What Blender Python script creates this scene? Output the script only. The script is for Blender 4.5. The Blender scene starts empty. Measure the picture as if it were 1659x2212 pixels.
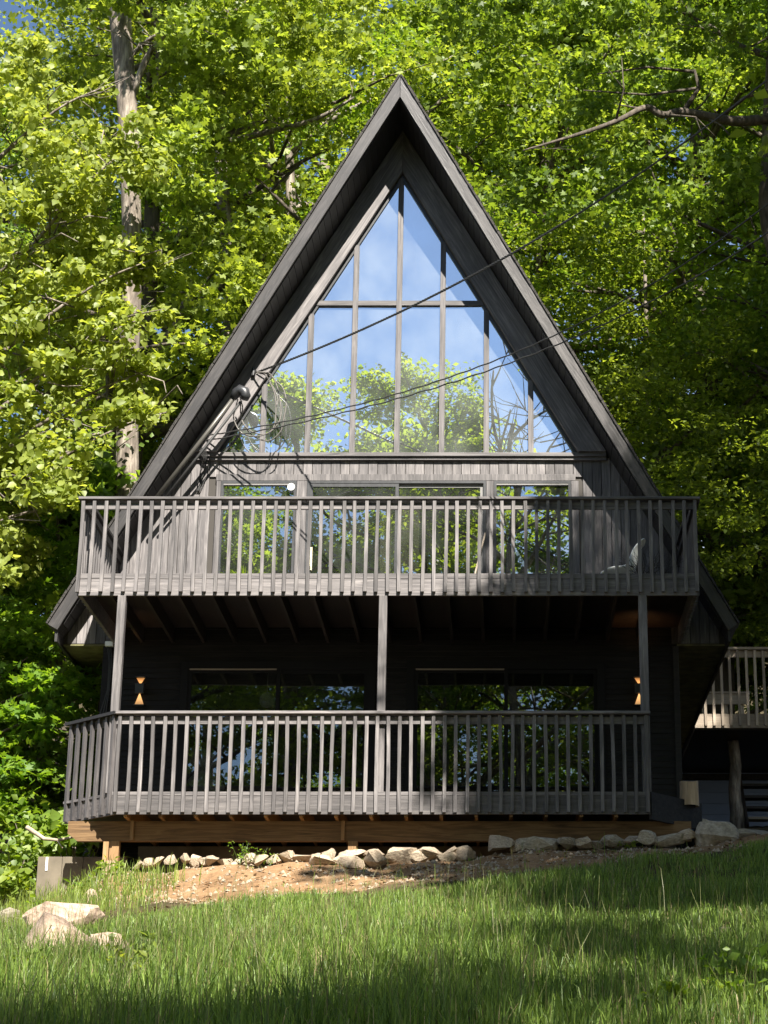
import bpy, bmesh, math, random
import numpy as np
from mathutils import Vector, Matrix

sc = bpy.context.scene
R = math.radians
# ------------------------------------------------------------------ camera
F = 4266.0; PX = 1085.0; PY = 1106.0; HZ = 1444.0       # lens measured in units of a 1659 wide picture
PITCH = math.atan(HZ / F); SP, CP = math.sin(PITCH), math.cos(PITCH)
cam = bpy.data.cameras.new('camera'); camo = bpy.data.objects.new('camera', cam)
sc.collection.objects.link(camo); sc.camera = camo
cam.sensor_fit = 'HORIZONTAL'; cam.sensor_width = 36; cam.lens = 36 * F / 1659
cam.shift_x = (829.5 - PX) / 1659
cam.clip_start = 0.1; cam.clip_end = 2000
camo.location = (0, 0, 0); camo.rotation_euler = (R(90) + PITCH, 0, 0)
# ------------------------------------------------------------------ light
SUN = Vector((0.27, -1.0, 1.05)).normalized()
el = math.asin(SUN.z); az = math.atan2(SUN.x, SUN.y)
w = bpy.data.worlds.new('World'); sc.world = w; w.use_nodes = True
nt = w.node_tree; nt.nodes.clear()
def N(t, typ, **k):
    n = t.nodes.new(typ)
    for a, b in k.items(): setattr(n, a, b)
    return n
def wire(t, a, b): t.links.new(a, b)
sky = N(nt, 'ShaderNodeTexSky', sky_type='NISHITA', sun_disc=False, sun_elevation=el, sun_rotation=az)
sky.air_density = 1.0; sky.dust_density = 0.15; sky.ozone_density = 3.0
tc = N(nt, 'ShaderNodeTexCoord'); mp = N(nt, 'ShaderNodeMapping'); mp.inputs['Scale'].default_value = (1, 1, 2.2)
wn = N(nt, 'ShaderNodeTexNoise'); wn.inputs['Scale'].default_value = 2.6; wn.inputs['Detail'].default_value = 7; wn.inputs['Roughness'].default_value = 0.55
wr = N(nt, 'ShaderNodeValToRGB'); wr.color_ramp.elements[0].position = 0.50; wr.color_ramp.elements[1].position = 0.80
mx = N(nt, 'ShaderNodeMixRGB'); mx.inputs[2].default_value = (11, 11.5, 12.5, 1)
bg = N(nt, 'ShaderNodeBackground'); bg.inputs[1].default_value = 0.05
wo = N(nt, 'ShaderNodeOutputWorld')
wire(nt, tc.outputs['Generated'], mp.inputs[0]); wire(nt, mp.outputs[0], wn.inputs['Vector']); wire(nt, wn.outputs['Fac'], wr.inputs[0])
wire(nt, wr.outputs[0], mx.inputs[0]); wire(nt, sky.outputs[0], mx.inputs[1]); wire(nt, mx.outputs[0], bg.inputs[0]); wire(nt, bg.outputs[0], wo.inputs[0])
sl = bpy.data.lights.new('sun', 'SUN'); so = bpy.data.objects.new('sun', sl); sc.collection.objects.link(so)
sl.energy = 5.0; sl.angle = R(0.55); sl.color = (1.0, 0.94, 0.84)
so.rotation_euler = SUN.to_track_quat('Z', 'Y').to_euler(); so.location = (10, -20, 40)
sc.view_settings.view_transform = 'Standard'; sc.view_settings.look = 'None'
sc.view_settings.exposure = 1.65; sc.view_settings.gamma = 1

random.seed(7); rng = np.random.default_rng(11)
# ------------------------------------------------------------------ helpers
def P(u, v, Y):
    a = (u - PX) / F; b = (PY - v) / F
    y = CP - b * SP; z = SP + b * CP
    return Vector((a * Y / y, Y, z * Y / y))
def link(o, parent=None):
    sc.collection.objects.link(o)
    if parent is not None: o.parent = parent
    return o
def tag(o, label=None, cat=None, group=None, kind=None):
    if label: o['label'] = label
    if cat: o['category'] = cat
    if group: o['group'] = group
    if kind: o['kind'] = kind
    return o
def empty(name, loc=(0, 0, 0), **k):
    o = bpy.data.objects.new(name, None); o.location = loc; o.empty_display_size = .2
    link(o); return tag(o, **k)
def copy_tree(o, parent=None):
    c = o.copy(); link(c); c.parent = parent
    for ch in list(o.children): copy_tree(ch, c)
    return c
class MB:
    def __init__(s): s.v = []; s.f = []
    def quadbox(s, c):
        n = len(s.v); s.v += [tuple(p) for p in c]
        s.f += [tuple(n + i for i in q) for q in ((0, 3, 2, 1), (4, 5, 6, 7), (0, 1, 5, 4), (1, 2, 6, 5), (2, 3, 7, 6), (3, 0, 4, 7))]
        return s
    def box(s, x0, x1, y0, y1, z0, z1):
        return s.quadbox([(x0, y0, z0), (x1, y0, z0), (x1, y1, z0), (x0, y1, z0), (x0, y0, z1), (x1, y0, z1), (x1, y1, z1), (x0, y1, z1)])
    def prism(s, poly, ext):
        n = len(s.v); m = len(poly); e = Vector(ext)
        s.v += [tuple(p) for p in poly] + [tuple(Vector(p) + e) for p in poly]
        s.f.append(tuple(range(n, n + m))[::-1]); s.f.append(tuple(range(n + m, n + 2 * m)))
        for i in range(m):
            j = (i + 1) % m; s.f.append((n + i, n + j, n + m + j, n + m + i))
        return s
    def bar(s, a, b, wd, ht, up=(0, 0, 1)):
        a = Vector(a); b = Vector(b); d = (b - a).normalized(); r = d.cross(Vector(up)).normalized(); u = r.cross(d)
        c = []
        for p in (a, b):
            for i, j in ((-1, -1), (1, -1), (1, 1), (-1, 1)): c.append(p + r * (wd / 2 * i) + u * (ht / 2 * j))
        return s.quadbox(c)
    def tube(s, pts, rad, n=8, cap=True):
        pts = [Vector(p) for p in pts]
        if not hasattr(rad, '__len__'): rad = [rad] * len(pts)
        base = len(s.v); pr = None
        for i, p in enumerate(pts):
            d = (pts[min(i + 1, len(pts) - 1)] - pts[max(i - 1, 0)])
            if d.length < 1e-6: d = Vector((0, 0, 1))
            d.normalize()
            if pr is None:
                pr = d.orthogonal().normalized()
            pr = (pr - d * pr.dot(d)); pr = pr.normalized() if pr.length > 1e-6 else d.orthogonal().normalized()
            q = d.cross(pr)
            for k in range(n):
                t = 2 * math.pi * k / n
                s.v.append(tuple(p + (pr * math.cos(t) + q * math.sin(t)) * rad[i]))
        for i in range(len(pts) - 1):
            for k in range(n):
                k2 = (k + 1) % n; a = base + i * n
                s.f.append((a + k, a + k2, a + n + k2, a + n + k))
        if cap:
            s.f.append(tuple(base + k for k in range(n))[::-1]); s.f.append(tuple(base + (len(pts) - 1) * n + k for k in range(n)))
        return s
    def mesh(s, name, mat, smooth=False):
        m = bpy.data.meshes.new(name); m.from_pydata(s.v, [], s.f)
        for mm in (mat if isinstance(mat, (list, tuple)) else [mat]): m.materials.append(mm)
        if smooth: m.shade_smooth()
        return m
    def build(s, name, mat, parent=None, smooth=False, bevel=0, **k):
        o = bpy.data.objects.new(name, s.mesh(name, mat, smooth)); link(o, parent)
        if bevel:
            b = o.modifiers.new('b', 'BEVEL'); b.width = bevel; b.segments = 1; b.limit_method = 'ANGLE'
        return tag(o, **k)

# ------------------------------------------------------------------ materials
def mat(name):
    m = bpy.data.materials.new(name); m.use_nodes = True; t = m.node_tree; t.nodes.clear()
    o = N(t, 'ShaderNodeOutputMaterial'); return m, t, o
def ramp(t, stops, src):
    r = N(t, 'ShaderNodeValToRGB'); e = r.color_ramp.elements
    while len(e) > 1: e.remove(e[-1])
    e[0].position = stops[0][0]; e[0].color = (*stops[0][1], 1)
    for p, c in stops[1:]:
        k = e.new(p); k.color = (*c, 1)
    wire(t, src, r.inputs[0]); return r
def wood(name, stops, scale, rough=.55, spec=.4, bump=.25, knots=True, vary=.32, grain=1.0, rot=None):
    m, t, o = mat(name)
    tcn = N(t, 'ShaderNodeTexCoord'); oi = N(t, 'ShaderNodeObjectInfo')
    va = N(t, 'ShaderNodeVectorMath', operation='ADD'); cx = N(t, 'ShaderNodeVectorMath', operation='SCALE')
    cmb = N(t, 'ShaderNodeCombineXYZ')
    for i in range(3): wire(t, oi.outputs['Random'], cmb.inputs[i])
    wire(t, cmb.outputs[0], cx.inputs[0]); cx.inputs['Scale'].default_value = 31
    wire(t, cx.outputs[0], va.inputs[1])
    if rot is None: wire(t, tcn.outputs['Object'], va.inputs[0])
    else:
        rm = N(t, 'ShaderNodeMapping'); rm.inputs['Rotation'].default_value = (0, rot, 0); wire(t, tcn.outputs['Object'], rm.inputs[0]); wire(t, rm.outputs[0], va.inputs[0])
    mpn = N(t, 'ShaderNodeMapping'); mpn.inputs['Scale'].default_value = scale; wire(t, va.outputs[0], mpn.inputs[0])
    n1 = N(t, 'ShaderNodeTexNoise'); n1.inputs['Scale'].default_value = 1; n1.inputs['Detail'].default_value = 6; n1.inputs['Roughness'].default_value = .6; n1.inputs['Distortion'].default_value = 1.2 * grain
    wire(t, mpn.outputs[0], n1.inputs['Vector'])
    n2 = N(t, 'ShaderNodeTexNoise'); n2.inputs['Scale'].default_value = 1.3; n2.inputs['Detail'].default_value = 4; wire(t, va.outputs[0], n2.inputs['Vector'])
    ad = N(t, 'ShaderNodeMath', operation='MULTIPLY_ADD'); ad.inputs[1].default_value = .65; wire(t, n1.outputs[0], ad.inputs[0])
    m2 = N(t, 'ShaderNodeMath', operation='MULTIPLY'); m2.inputs[1].default_value = .35; wire(t, n2.outputs[0], m2.inputs[0]); wire(t, m2.outputs[0], ad.inputs[2])
    r = ramp(t, stops, ad.outputs[0])
    hs = N(t, 'ShaderNodeHueSaturation'); mr = N(t, 'ShaderNodeMapRange'); mr.inputs[3].default_value = 1 - vary; mr.inputs[4].default_value = 1 + vary
    wire(t, oi.outputs['Random'], mr.inputs[0]); wire(t, mr.outputs[0], hs.inputs['Value']); wire(t, r.outputs[0], hs.inputs['Color'])
    b = N(t, 'ShaderNodeBsdfPrincipled'); b.inputs['Roughness'].default_value = rough; b.inputs['Specular IOR Level'].default_value = spec
    wire(t, hs.outputs[0], b.inputs['Base Color'])
    bp = N(t, 'ShaderNodeBump'); bp.inputs['Strength'].default_value = bump; bp.inputs['Distance'].default_value = .01
    wire(t, n1.outputs[0], bp.inputs['Height']); wire(t, bp.outputs[0], b.inputs['Normal']); wire(t, b.outputs[0], o.inputs[0])
    return m
CH = [(.28, (.030, .028, .030)), (.5, (.112, .103, .104)), (.64, (.20, .184, .182)), (.8, (.38, .35, .34))]
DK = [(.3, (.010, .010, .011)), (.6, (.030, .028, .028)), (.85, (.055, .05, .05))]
M = {}
M['char_v'] = wood('charcoal stained wood vertical', CH, (22, 22, 1.6))
M['char_h'] = wood('charcoal stained wood lengthwise', CH, (1.6, 22, 22))
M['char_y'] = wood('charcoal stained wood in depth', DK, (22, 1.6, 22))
CR_ = [(p, tuple(c * .42 for c in col)) for p, col in CH]; CM = [(p, tuple(c * .62 for c in col)) for p, col in CH]
for s_, nm in ((-1, 'l'), (1, 'r')):
    M['rake_' + nm] = wood('dark rake board wood', CR_, (22, 22, 1.3), bump=.3, grain=1.5, rough=.42, spec=.6, rot=s_ * R(30))
    M['rafter_' + nm] = wood('charcoal rafter wood', CH, (20, 20, 1.1), bump=.3, grain=1.8, rot=s_ * R(30))
M['mullion'] = wood('charcoal mullion wood', CM, (22, 22, 1.4))
M['mullion_h'] = wood('charcoal transom wood', CM, (1.4, 22, 22))
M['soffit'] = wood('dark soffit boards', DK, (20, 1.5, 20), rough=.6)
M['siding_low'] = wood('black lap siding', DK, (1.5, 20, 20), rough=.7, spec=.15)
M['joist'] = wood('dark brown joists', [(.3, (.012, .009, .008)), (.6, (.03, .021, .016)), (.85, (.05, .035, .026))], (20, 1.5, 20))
M['newwood'] = wood('new treated lumber', [(.34, (.07, .036, .012)), (.48, (.17, .095, .036)), (.58, (.25, .15, .065)), (.72, (.13, .07, .026))], (.9, 13, 13), rough=.65, grain=2.6)
M['newwood_v'] = wood('new treated lumber upright', [(.3, (.12, .065, .024)), (.5, (.24, .14, .06)), (.72, (.34, .21, .10))], (16, 16, 1.2), rough=.6, grain=1.5)
M['oldwood'] = wood('weathered grey brown wood', [(.25, (.18, .145, .11)), (.55, (.36, .295, .23)), (.8, (.52, .44, .36))], (18, 18, 1.5), rough=.7)
M['oldwood_h'] = wood('weathered grey brown boards', [(.25, (.18, .145, .11)), (.55, (.36, .295, .23)), (.8, (.52, .44, .36))], (1.5, 18, 18), rough=.7)
M['log'] = wood('pale split log', [(.25, (.18, .12, .075)), (.55, (.42, .31, .20)), (.8, (.62, .48, .34))], (26, 26, 2), rough=.8, bump=.7)
M['blue'] = wood('blue grey painted siding', [(.3, (.24, .31, .50)), (.8, (.31, .39, .60))], (2, 8, 8), rough=.6)
def per_board(m, width, x0):
    t = m.node_tree; hs = [n for n in t.nodes if n.type == 'HUE_SAT'][0]
    tcn = N(t, 'ShaderNodeTexCoord'); sx = N(t, 'ShaderNodeSeparateXYZ'); wire(t, tcn.outputs['Object'], sx.inputs[0])
    a = N(t, 'ShaderNodeMath', operation='SUBTRACT'); a.inputs[1].default_value = x0; wire(t, sx.outputs[0], a.inputs[0])
    d = N(t, 'ShaderNodeMath', operation='DIVIDE'); d.inputs[1].default_value = width; wire(t, a.outputs[0], d.inputs[0])
    f = N(t, 'ShaderNodeMath', operation='FLOOR'); wire(t, d.outputs[0], f.inputs[0])
    wn_ = N(t, 'ShaderNodeTexWhiteNoise', noise_dimensions='1D'); wire(t, f.outputs[0], wn_.inputs['W'])
    mr = N(t, 'ShaderNodeMapRange'); mr.inputs[3].default_value = .68; mr.inputs[4].default_value = 1.3; wire(t, wn_.outputs['Value'], mr.inputs[0]); wire(t, mr.outputs[0], hs.inputs['Value'])
M['siding'] = wood('charcoal vertical siding', CH, (15, 15, 1.1), vary=0, grain=2.2); per_board(M['siding'], .127, -1.43 - 4.46)
def simple(name, col, rough=.5, spec=.5, metal=0, emit=None, es=0, noise=0, nscale=8, bump=0):
    m, t, o = mat(name); b = N(t, 'ShaderNodeBsdfPrincipled')
    b.inputs['Base Color'].default_value = (*col, 1); b.inputs['Roughness'].default_value = rough; b.inputs['Metallic'].default_value = metal
    b.inputs['Specular IOR Level'].default_value = spec
    if noise or bump:
        tcn = N(t, 'ShaderNodeTexCoord'); n = N(t, 'ShaderNodeTexNoise'); n.inputs['Scale'].default_value = nscale; n.inputs['Detail'].default_value = 6
        wire(t, tcn.outputs['Object'], n.inputs['Vector'])
        if noise:
            r = ramp(t, [(.3, tuple(c * (1 - noise) for c in col)), (.7, tuple(c * (1 + noise) for c in col))], n.outputs[0]); wire(t, r.outputs[0], b.inputs['Base Color'])
        if bump:
            bp = N(t, 'ShaderNodeBump'); bp.inputs['Strength'].default_value = bump; bp.inputs['Distance'].default_value = .02
            wire(t, n.outputs[0], bp.inputs['Height']); wire(t, bp.outputs[0], b.inputs['Normal'])
    if emit: b.inputs['Emission Color'].default_value = (*emit, 1); b.inputs['Emission Strength'].default_value = es
    wire(t, b.outputs[0], o.inputs[0]); return m
M['shingle'] = simple('dark roof shingles', (.035, .032, .03), .9, noise=.5, nscale=25, bump=.5)
M['frame'] = simple('black window frame', (.03, .031, .034), .4, noise=.3, nscale=20)
M['frame_dark'] = simple('matt black door frame', (.012, .012, .013), .7, spec=.15)
M['track'] = simple('grey aluminium track', (.16, .155, .15), .45)
M['cable'] = simple('grey weathered cable', (.11, .10, .09), .6)
M['cable_dk'] = simple('black cable', (.03, .03, .03), .6)
M['pipe'] = simple('dark metal conduit', (.10, .095, .085), .4, metal=.3)
M['concrete'] = simple('weathered concrete', (.13, .11, .08), .9, noise=.35, nscale=3, bump=.3)
M['mossy'] = simple('algae stained plywood', (.13, .125, .06), .9, noise=.5, nscale=6)
M['white'] = simple('white moulded plastic', (.82, .84, .82), .4)
M['ivory'] = simple('ivory plastic', (.65, .58, .38), .4)
M['interior'] = simple('dark interior', (.05, .045, .04), .9)
M['curtain'] = simple('beige curtain', (.30, .25, .17), .9, noise=.2, nscale=3)
M['cushion'] = simple('pale fabric', (.55, .60, .56), .8, noise=.1, nscale=3)
M['lantern'] = simple('white paper', (.5, .5, .5), .8)
M['pot'] = simple('dark clay pot', (.06, .05, .045), .7)
M['twig'] = simple('dry dark twigs', (.03, .026, .022), .9)
M['branch'] = simple('pale bare branch', (.38, .30, .22), .9, noise=.3, nscale=14)
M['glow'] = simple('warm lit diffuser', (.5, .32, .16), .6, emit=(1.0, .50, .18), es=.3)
def gradient_glow(m, up):  # emission fades along the plate, standing in for the light's fall-off
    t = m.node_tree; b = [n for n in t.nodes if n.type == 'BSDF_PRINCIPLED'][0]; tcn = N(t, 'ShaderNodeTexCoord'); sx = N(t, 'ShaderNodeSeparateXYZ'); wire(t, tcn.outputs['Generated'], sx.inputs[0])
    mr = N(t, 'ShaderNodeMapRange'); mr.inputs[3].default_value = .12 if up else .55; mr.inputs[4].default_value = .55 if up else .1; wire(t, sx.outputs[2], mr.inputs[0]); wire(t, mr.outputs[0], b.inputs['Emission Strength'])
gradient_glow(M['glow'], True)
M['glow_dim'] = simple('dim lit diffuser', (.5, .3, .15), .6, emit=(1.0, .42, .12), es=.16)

def glass(name, refl, dust, tint=(.75, .78, .76)):
    m, t, o = mat(name)
    tr = N(t, 'ShaderNodeBsdfTransparent'); tr.inputs[0].default_value = (*tint, 1)
    gl = N(t, 'ShaderNodeBsdfGlossy'); gl.inputs['Roughness'].default_value = .004; gl.inputs['Color'].default_value = (.93, .96, 1, 1)
    tcn = N(t, 'ShaderNodeTexCoord'); nz = N(t, 'ShaderNodeTexNoise'); nz.inputs['Scale'].default_value = 1.1; nz.inputs['Detail'].default_value = 1
    bp = N(t, 'ShaderNodeBump'); bp.inputs['Strength'].default_value = .12; bp.inputs['Distance'].default_value = .012
    wire(t, tcn.outputs['Object'], nz.inputs['Vector']); wire(t, nz.outputs[0], bp.inputs['Height']); wire(t, bp.outputs[0], gl.inputs['Normal'])
    df = N(t, 'ShaderNodeBsdfDiffuse'); df.inputs[0].default_value = (.7, .74, .7, 1)
    dn = N(t, 'ShaderNodeTexNoise'); dn.inputs['Scale'].default_value = 2.5; dn.inputs['Detail'].default_value = 5
    mpn = N(t, 'ShaderNodeMapping'); mpn.inputs['Scale'].default_value = (1, 1, .8); wire(t, tcn.outputs['Object'], mpn.inputs[0]); wire(t, mpn.outputs[0], dn.inputs['Vector'])
    dm = N(t, 'ShaderNodeMapRange'); dm.inputs[1].default_value = .3; dm.inputs[2].default_value = .75; dm.inputs[3].default_value = dust * .4; dm.inputs[4].default_value = dust * 1.6
    wire(t, dn.outputs[0], dm.inputs[0])
    m1 = N(t, 'ShaderNodeMixShader'); m1.inputs[0].default_value = refl; wire(t, tr.outputs[0], m1.inputs[1]); wire(t, gl.outputs[0], m1.inputs[2])
    m2 = N(t, 'ShaderNodeMixShader'); wire(t, dm.outputs[0], m2.inputs[0]); wire(t, m1.outputs[0], m2.inputs[1]); wire(t, df.outputs[0], m2.inputs[2])
    wire(t, m2.outputs[0], o.inputs[0]); return m
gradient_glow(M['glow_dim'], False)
M['glass'] = glass('gable window glass', .72, .075)
M['glass_low'] = glass('door glass', .42, .02)
M['glass_dark'] = glass('lower door glass', .14, .008, (.6, .62, .6))

def leafmat(name, ca, cb, trans=.58, tcol=None, gloss=.03):
    m, t, o = mat(name)
    at = N(t, 'ShaderNodeAttribute', attribute_name='rnd')
    oi = N(t, 'ShaderNodeObjectInfo')
    ml = N(t, 'ShaderNodeMixRGB'); ml.inputs[1].default_value = (*ca, 1); ml.inputs[2].default_value = (*cb, 1); wire(t, at.outputs['Fac'], ml.inputs[0])
    hs = N(t, 'ShaderNodeHueSaturation'); mr = N(t, 'ShaderNodeMapRange'); mr.inputs[3].default_value = .485; mr.inputs[4].default_value = .515
    wire(t, oi.outputs['Random'], mr.inputs[0]); wire(t, mr.outputs[0], hs.inputs['Hue']); wire(t, ml.outputs[0], hs.inputs['Color'])
    d = N(t, 'ShaderNodeBsdfDiffuse'); tr = N(t, 'ShaderNodeBsdfTranslucent'); g = N(t, 'ShaderNodeBsdfGlossy'); g.inputs['Roughness'].default_value = .5
    h2 = N(t, 'ShaderNodeHueSaturation'); h2.inputs['Value'].default_value = 1.5; h2.inputs['Saturation'].default_value = 1.1; h2.inputs['Hue'].default_value = .485
    wire(t, hs.outputs[0], h2.inputs['Color']); wire(t, hs.outputs[0], d.inputs[0]); wire(t, h2.outputs[0], tr.inputs[0])
    a = N(t, 'ShaderNodeMixShader'); a.inputs[0].default_value = trans; wire(t, d.outputs[0], a.inputs[1]); wire(t, tr.outputs[0], a.inputs[2])
    b = N(t, 'ShaderNodeMixShader'); b.inputs[0].default_value = gloss; wire(t, a.outputs[0], b.inputs[1]); wire(t, g.outputs[0], b.inputs[2])
    wire(t, b.outputs[0], o.inputs[0]); return m
M['leaf'] = leafmat('mid green leaves', (.10, .165, .022), (.31, .42, .07))
M['leaf_pale'] = leafmat('pale yellow green leaves', (.18, .25, .035), (.33, .40, .08))
M['leaf_dark'] = leafmat('deep green leaves', (.085, .14, .018), (.25, .33, .05))
M['leaf_low'] = leafmat('bright shrub leaves', (.11, .20, .025), (.24, .34, .045))
M['grass'] = leafmat('grass blades', (.05, .10, .016), (.235, .33, .06), .4)
M['stalk'] = leafmat('dry grass stalks', (.08, .075, .03), (.20, .19, .08), .2)
M['straw'] = leafmat('straw coloured blades', (.20, .19, .07), (.42, .36, .18), .3)
def bark(name, a, b, c):
    m, t, o = mat(name); tcn = N(t, 'ShaderNodeTexCoord')
    mpn = N(t, 'ShaderNodeMapping'); mpn.inputs['Scale'].default_value = (9, 9, 1.6); wire(t, tcn.outputs['Object'], mpn.inputs[0])
    n = N(t, 'ShaderNodeTexNoise'); n.inputs['Scale'].default_value = 1.5; n.inputs['Detail'].default_value = 8; n.inputs['Roughness'].default_value = .65; wire(t, mpn.outputs[0], n.inputs['Vector'])
    r = ramp(t, [(.3, a), (.5, b), (.72, c)], n.outputs[0]); bs = N(t, 'ShaderNodeBsdfPrincipled'); bs.inputs['Roughness'].default_value = .9; wire(t, r.outputs[0], bs.inputs['Base Color'])
    bp = N(t, 'ShaderNodeBump'); bp.inputs['Strength'].default_value = .8; bp.inputs['Distance'].default_value = .03; wire(t, n.outputs[0], bp.inputs['Height']); wire(t, bp.outputs[0], bs.inputs['Normal'])
    wire(t, bs.outputs[0], o.inputs[0]); return m
M['bark'] = bark('grey brown bark', (.035, .028, .022), (.17, .14, .115), (.42, .37, .31))
M['bark_dk'] = bark('dark bark', (.03, .024, .018), (.08, .065, .05), (.16, .13, .10))
def rockmat(name, a, b, c):
    m, t, o = mat(name); tcn = N(t, 'ShaderNodeTexCoord'); oi = N(t, 'ShaderNodeObjectInfo')
    n = N(t, 'ShaderNodeTexNoise'); n.inputs['Scale'].default_value = 9; n.inputs['Detail'].default_value = 9; n.inputs['Roughness'].default_value = .65; wire(t, tcn.outputs['Object'], n.inputs['Vector'])
    r = ramp(t, [(.3, a), (.5, b), (.72, c)], n.outputs[0])
    hs = N(t, 'ShaderNodeHueSaturation'); mr = N(t, 'ShaderNodeMapRange'); mr.inputs[3].default_value = .75; mr.inputs[4].default_value = 1.2; wire(t, oi.outputs['Random'], mr.inputs[0]); wire(t, mr.outputs[0], hs.inputs['Value']); wire(t, r.outputs[0], hs.inputs['Color'])
    bs = N(t, 'ShaderNodeBsdfPrincipled'); bs.inputs['Roughness'].default_value = .9; wire(t, hs.outputs[0], bs.inputs['Base Color'])
    bp = N(t, 'ShaderNodeBump'); bp.inputs['Strength'].default_value = .7; bp.inputs['Distance'].default_value = .02; wire(t, n.outputs[0], bp.inputs['Height']); wire(t, bp.outputs[0], bs.inputs['Normal'])
    wire(t, bs.outputs[0], o.inputs[0]); return m
M['rock'] = rockmat('tan field stone', (.20, .15, .105), (.36, .285, .205), (.52, .44, .33))
M['rock_grey'] = rockmat('grey field stone', (.17, .14, .105), (.31, .265, .20), (.46, .41, .33))
M['rock_pink'] = rockmat('pinkish boulder stone', (.20, .13, .10), (.38, .28, .21), (.56, .45, .36))

# ------------------------------------------------------------------ terrain
GX = np.array([-60, -7, -5.6, -4.4, -1.3, 2.2, 3.5, 60.])
GY = np.array([-120, -40, 0, 10, 16, 20.9, 22.45, 23.0, 24, 27, 35, 60, 140.])
GZ = np.array([
 [-14]*8, [-8]*8, [-1.9, -1.6, -1.6, -1.6, -1.6, -1.6, -1.6, -1.0],
 [.3, .45, .5, .55, .6, .72, .8, 1.8],
 [1.1, 1.35, 1.45, 1.6, 1.78, 2.0, 2.12, 3.2],
 [1.9, 2.1, 2.3, 2.70, 2.93, 3.30, 3.42, 5.0],
 [2.2, 2.45, 2.8, 3.33, 3.41, 3.61, 3.78, 6],
 [2.3, 2.6, 2.9, 3.22, 3.30, 3.50, 3.92, 6.2],
 [2.6, 2.8, 2.9, 3.1, 3.2, 3.45, 4.15, 6.6],
 [3.2, 3.2, 3.1, 3.1, 3.1, 3.6, 4.55, 7],
 [5.5, 5.2, 4.8, 4.0, 4.0, 4.6, 5.8, 9],
 [13]*8, [38]*8])
def wav(x, y):
    return .035 * np.sin(x * 2.1 + .7) * np.cos(y * 1.7) + .02 * np.sin(x * 5.3 + y * 3.1) + .012 * np.cos(x * 11 - y * 9.2)
def gz(x, y):
    x = np.asarray(x, float); y = np.asarray(y, float)
    i = np.clip(np.searchsorted(GX, x) - 1, 0, len(GX) - 2); j = np.clip(np.searchsorted(GY, y) - 1, 0, len(GY) - 2)
    tx = (x - GX[i]) / (GX[i + 1] - GX[i]); ty = (y - GY[j]) / (GY[j + 1] - GY[j])
    z = GZ[j, i] * (1 - tx) * (1 - ty) + GZ[j, i + 1] * tx * (1 - ty) + GZ[j + 1, i] * (1 - tx) * ty + GZ[j + 1, i + 1] * tx * ty
    return z + wav(x, y)
def G(x, y): return float(gz(x, y))
def hit(u, v, y0=6, y1=60):
    y = y0
    while y < y1:
        p = P(u, v, y)
        if p.z <= G(p.x, y): return p
        y += .04
    return P(u, v, y1)
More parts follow.
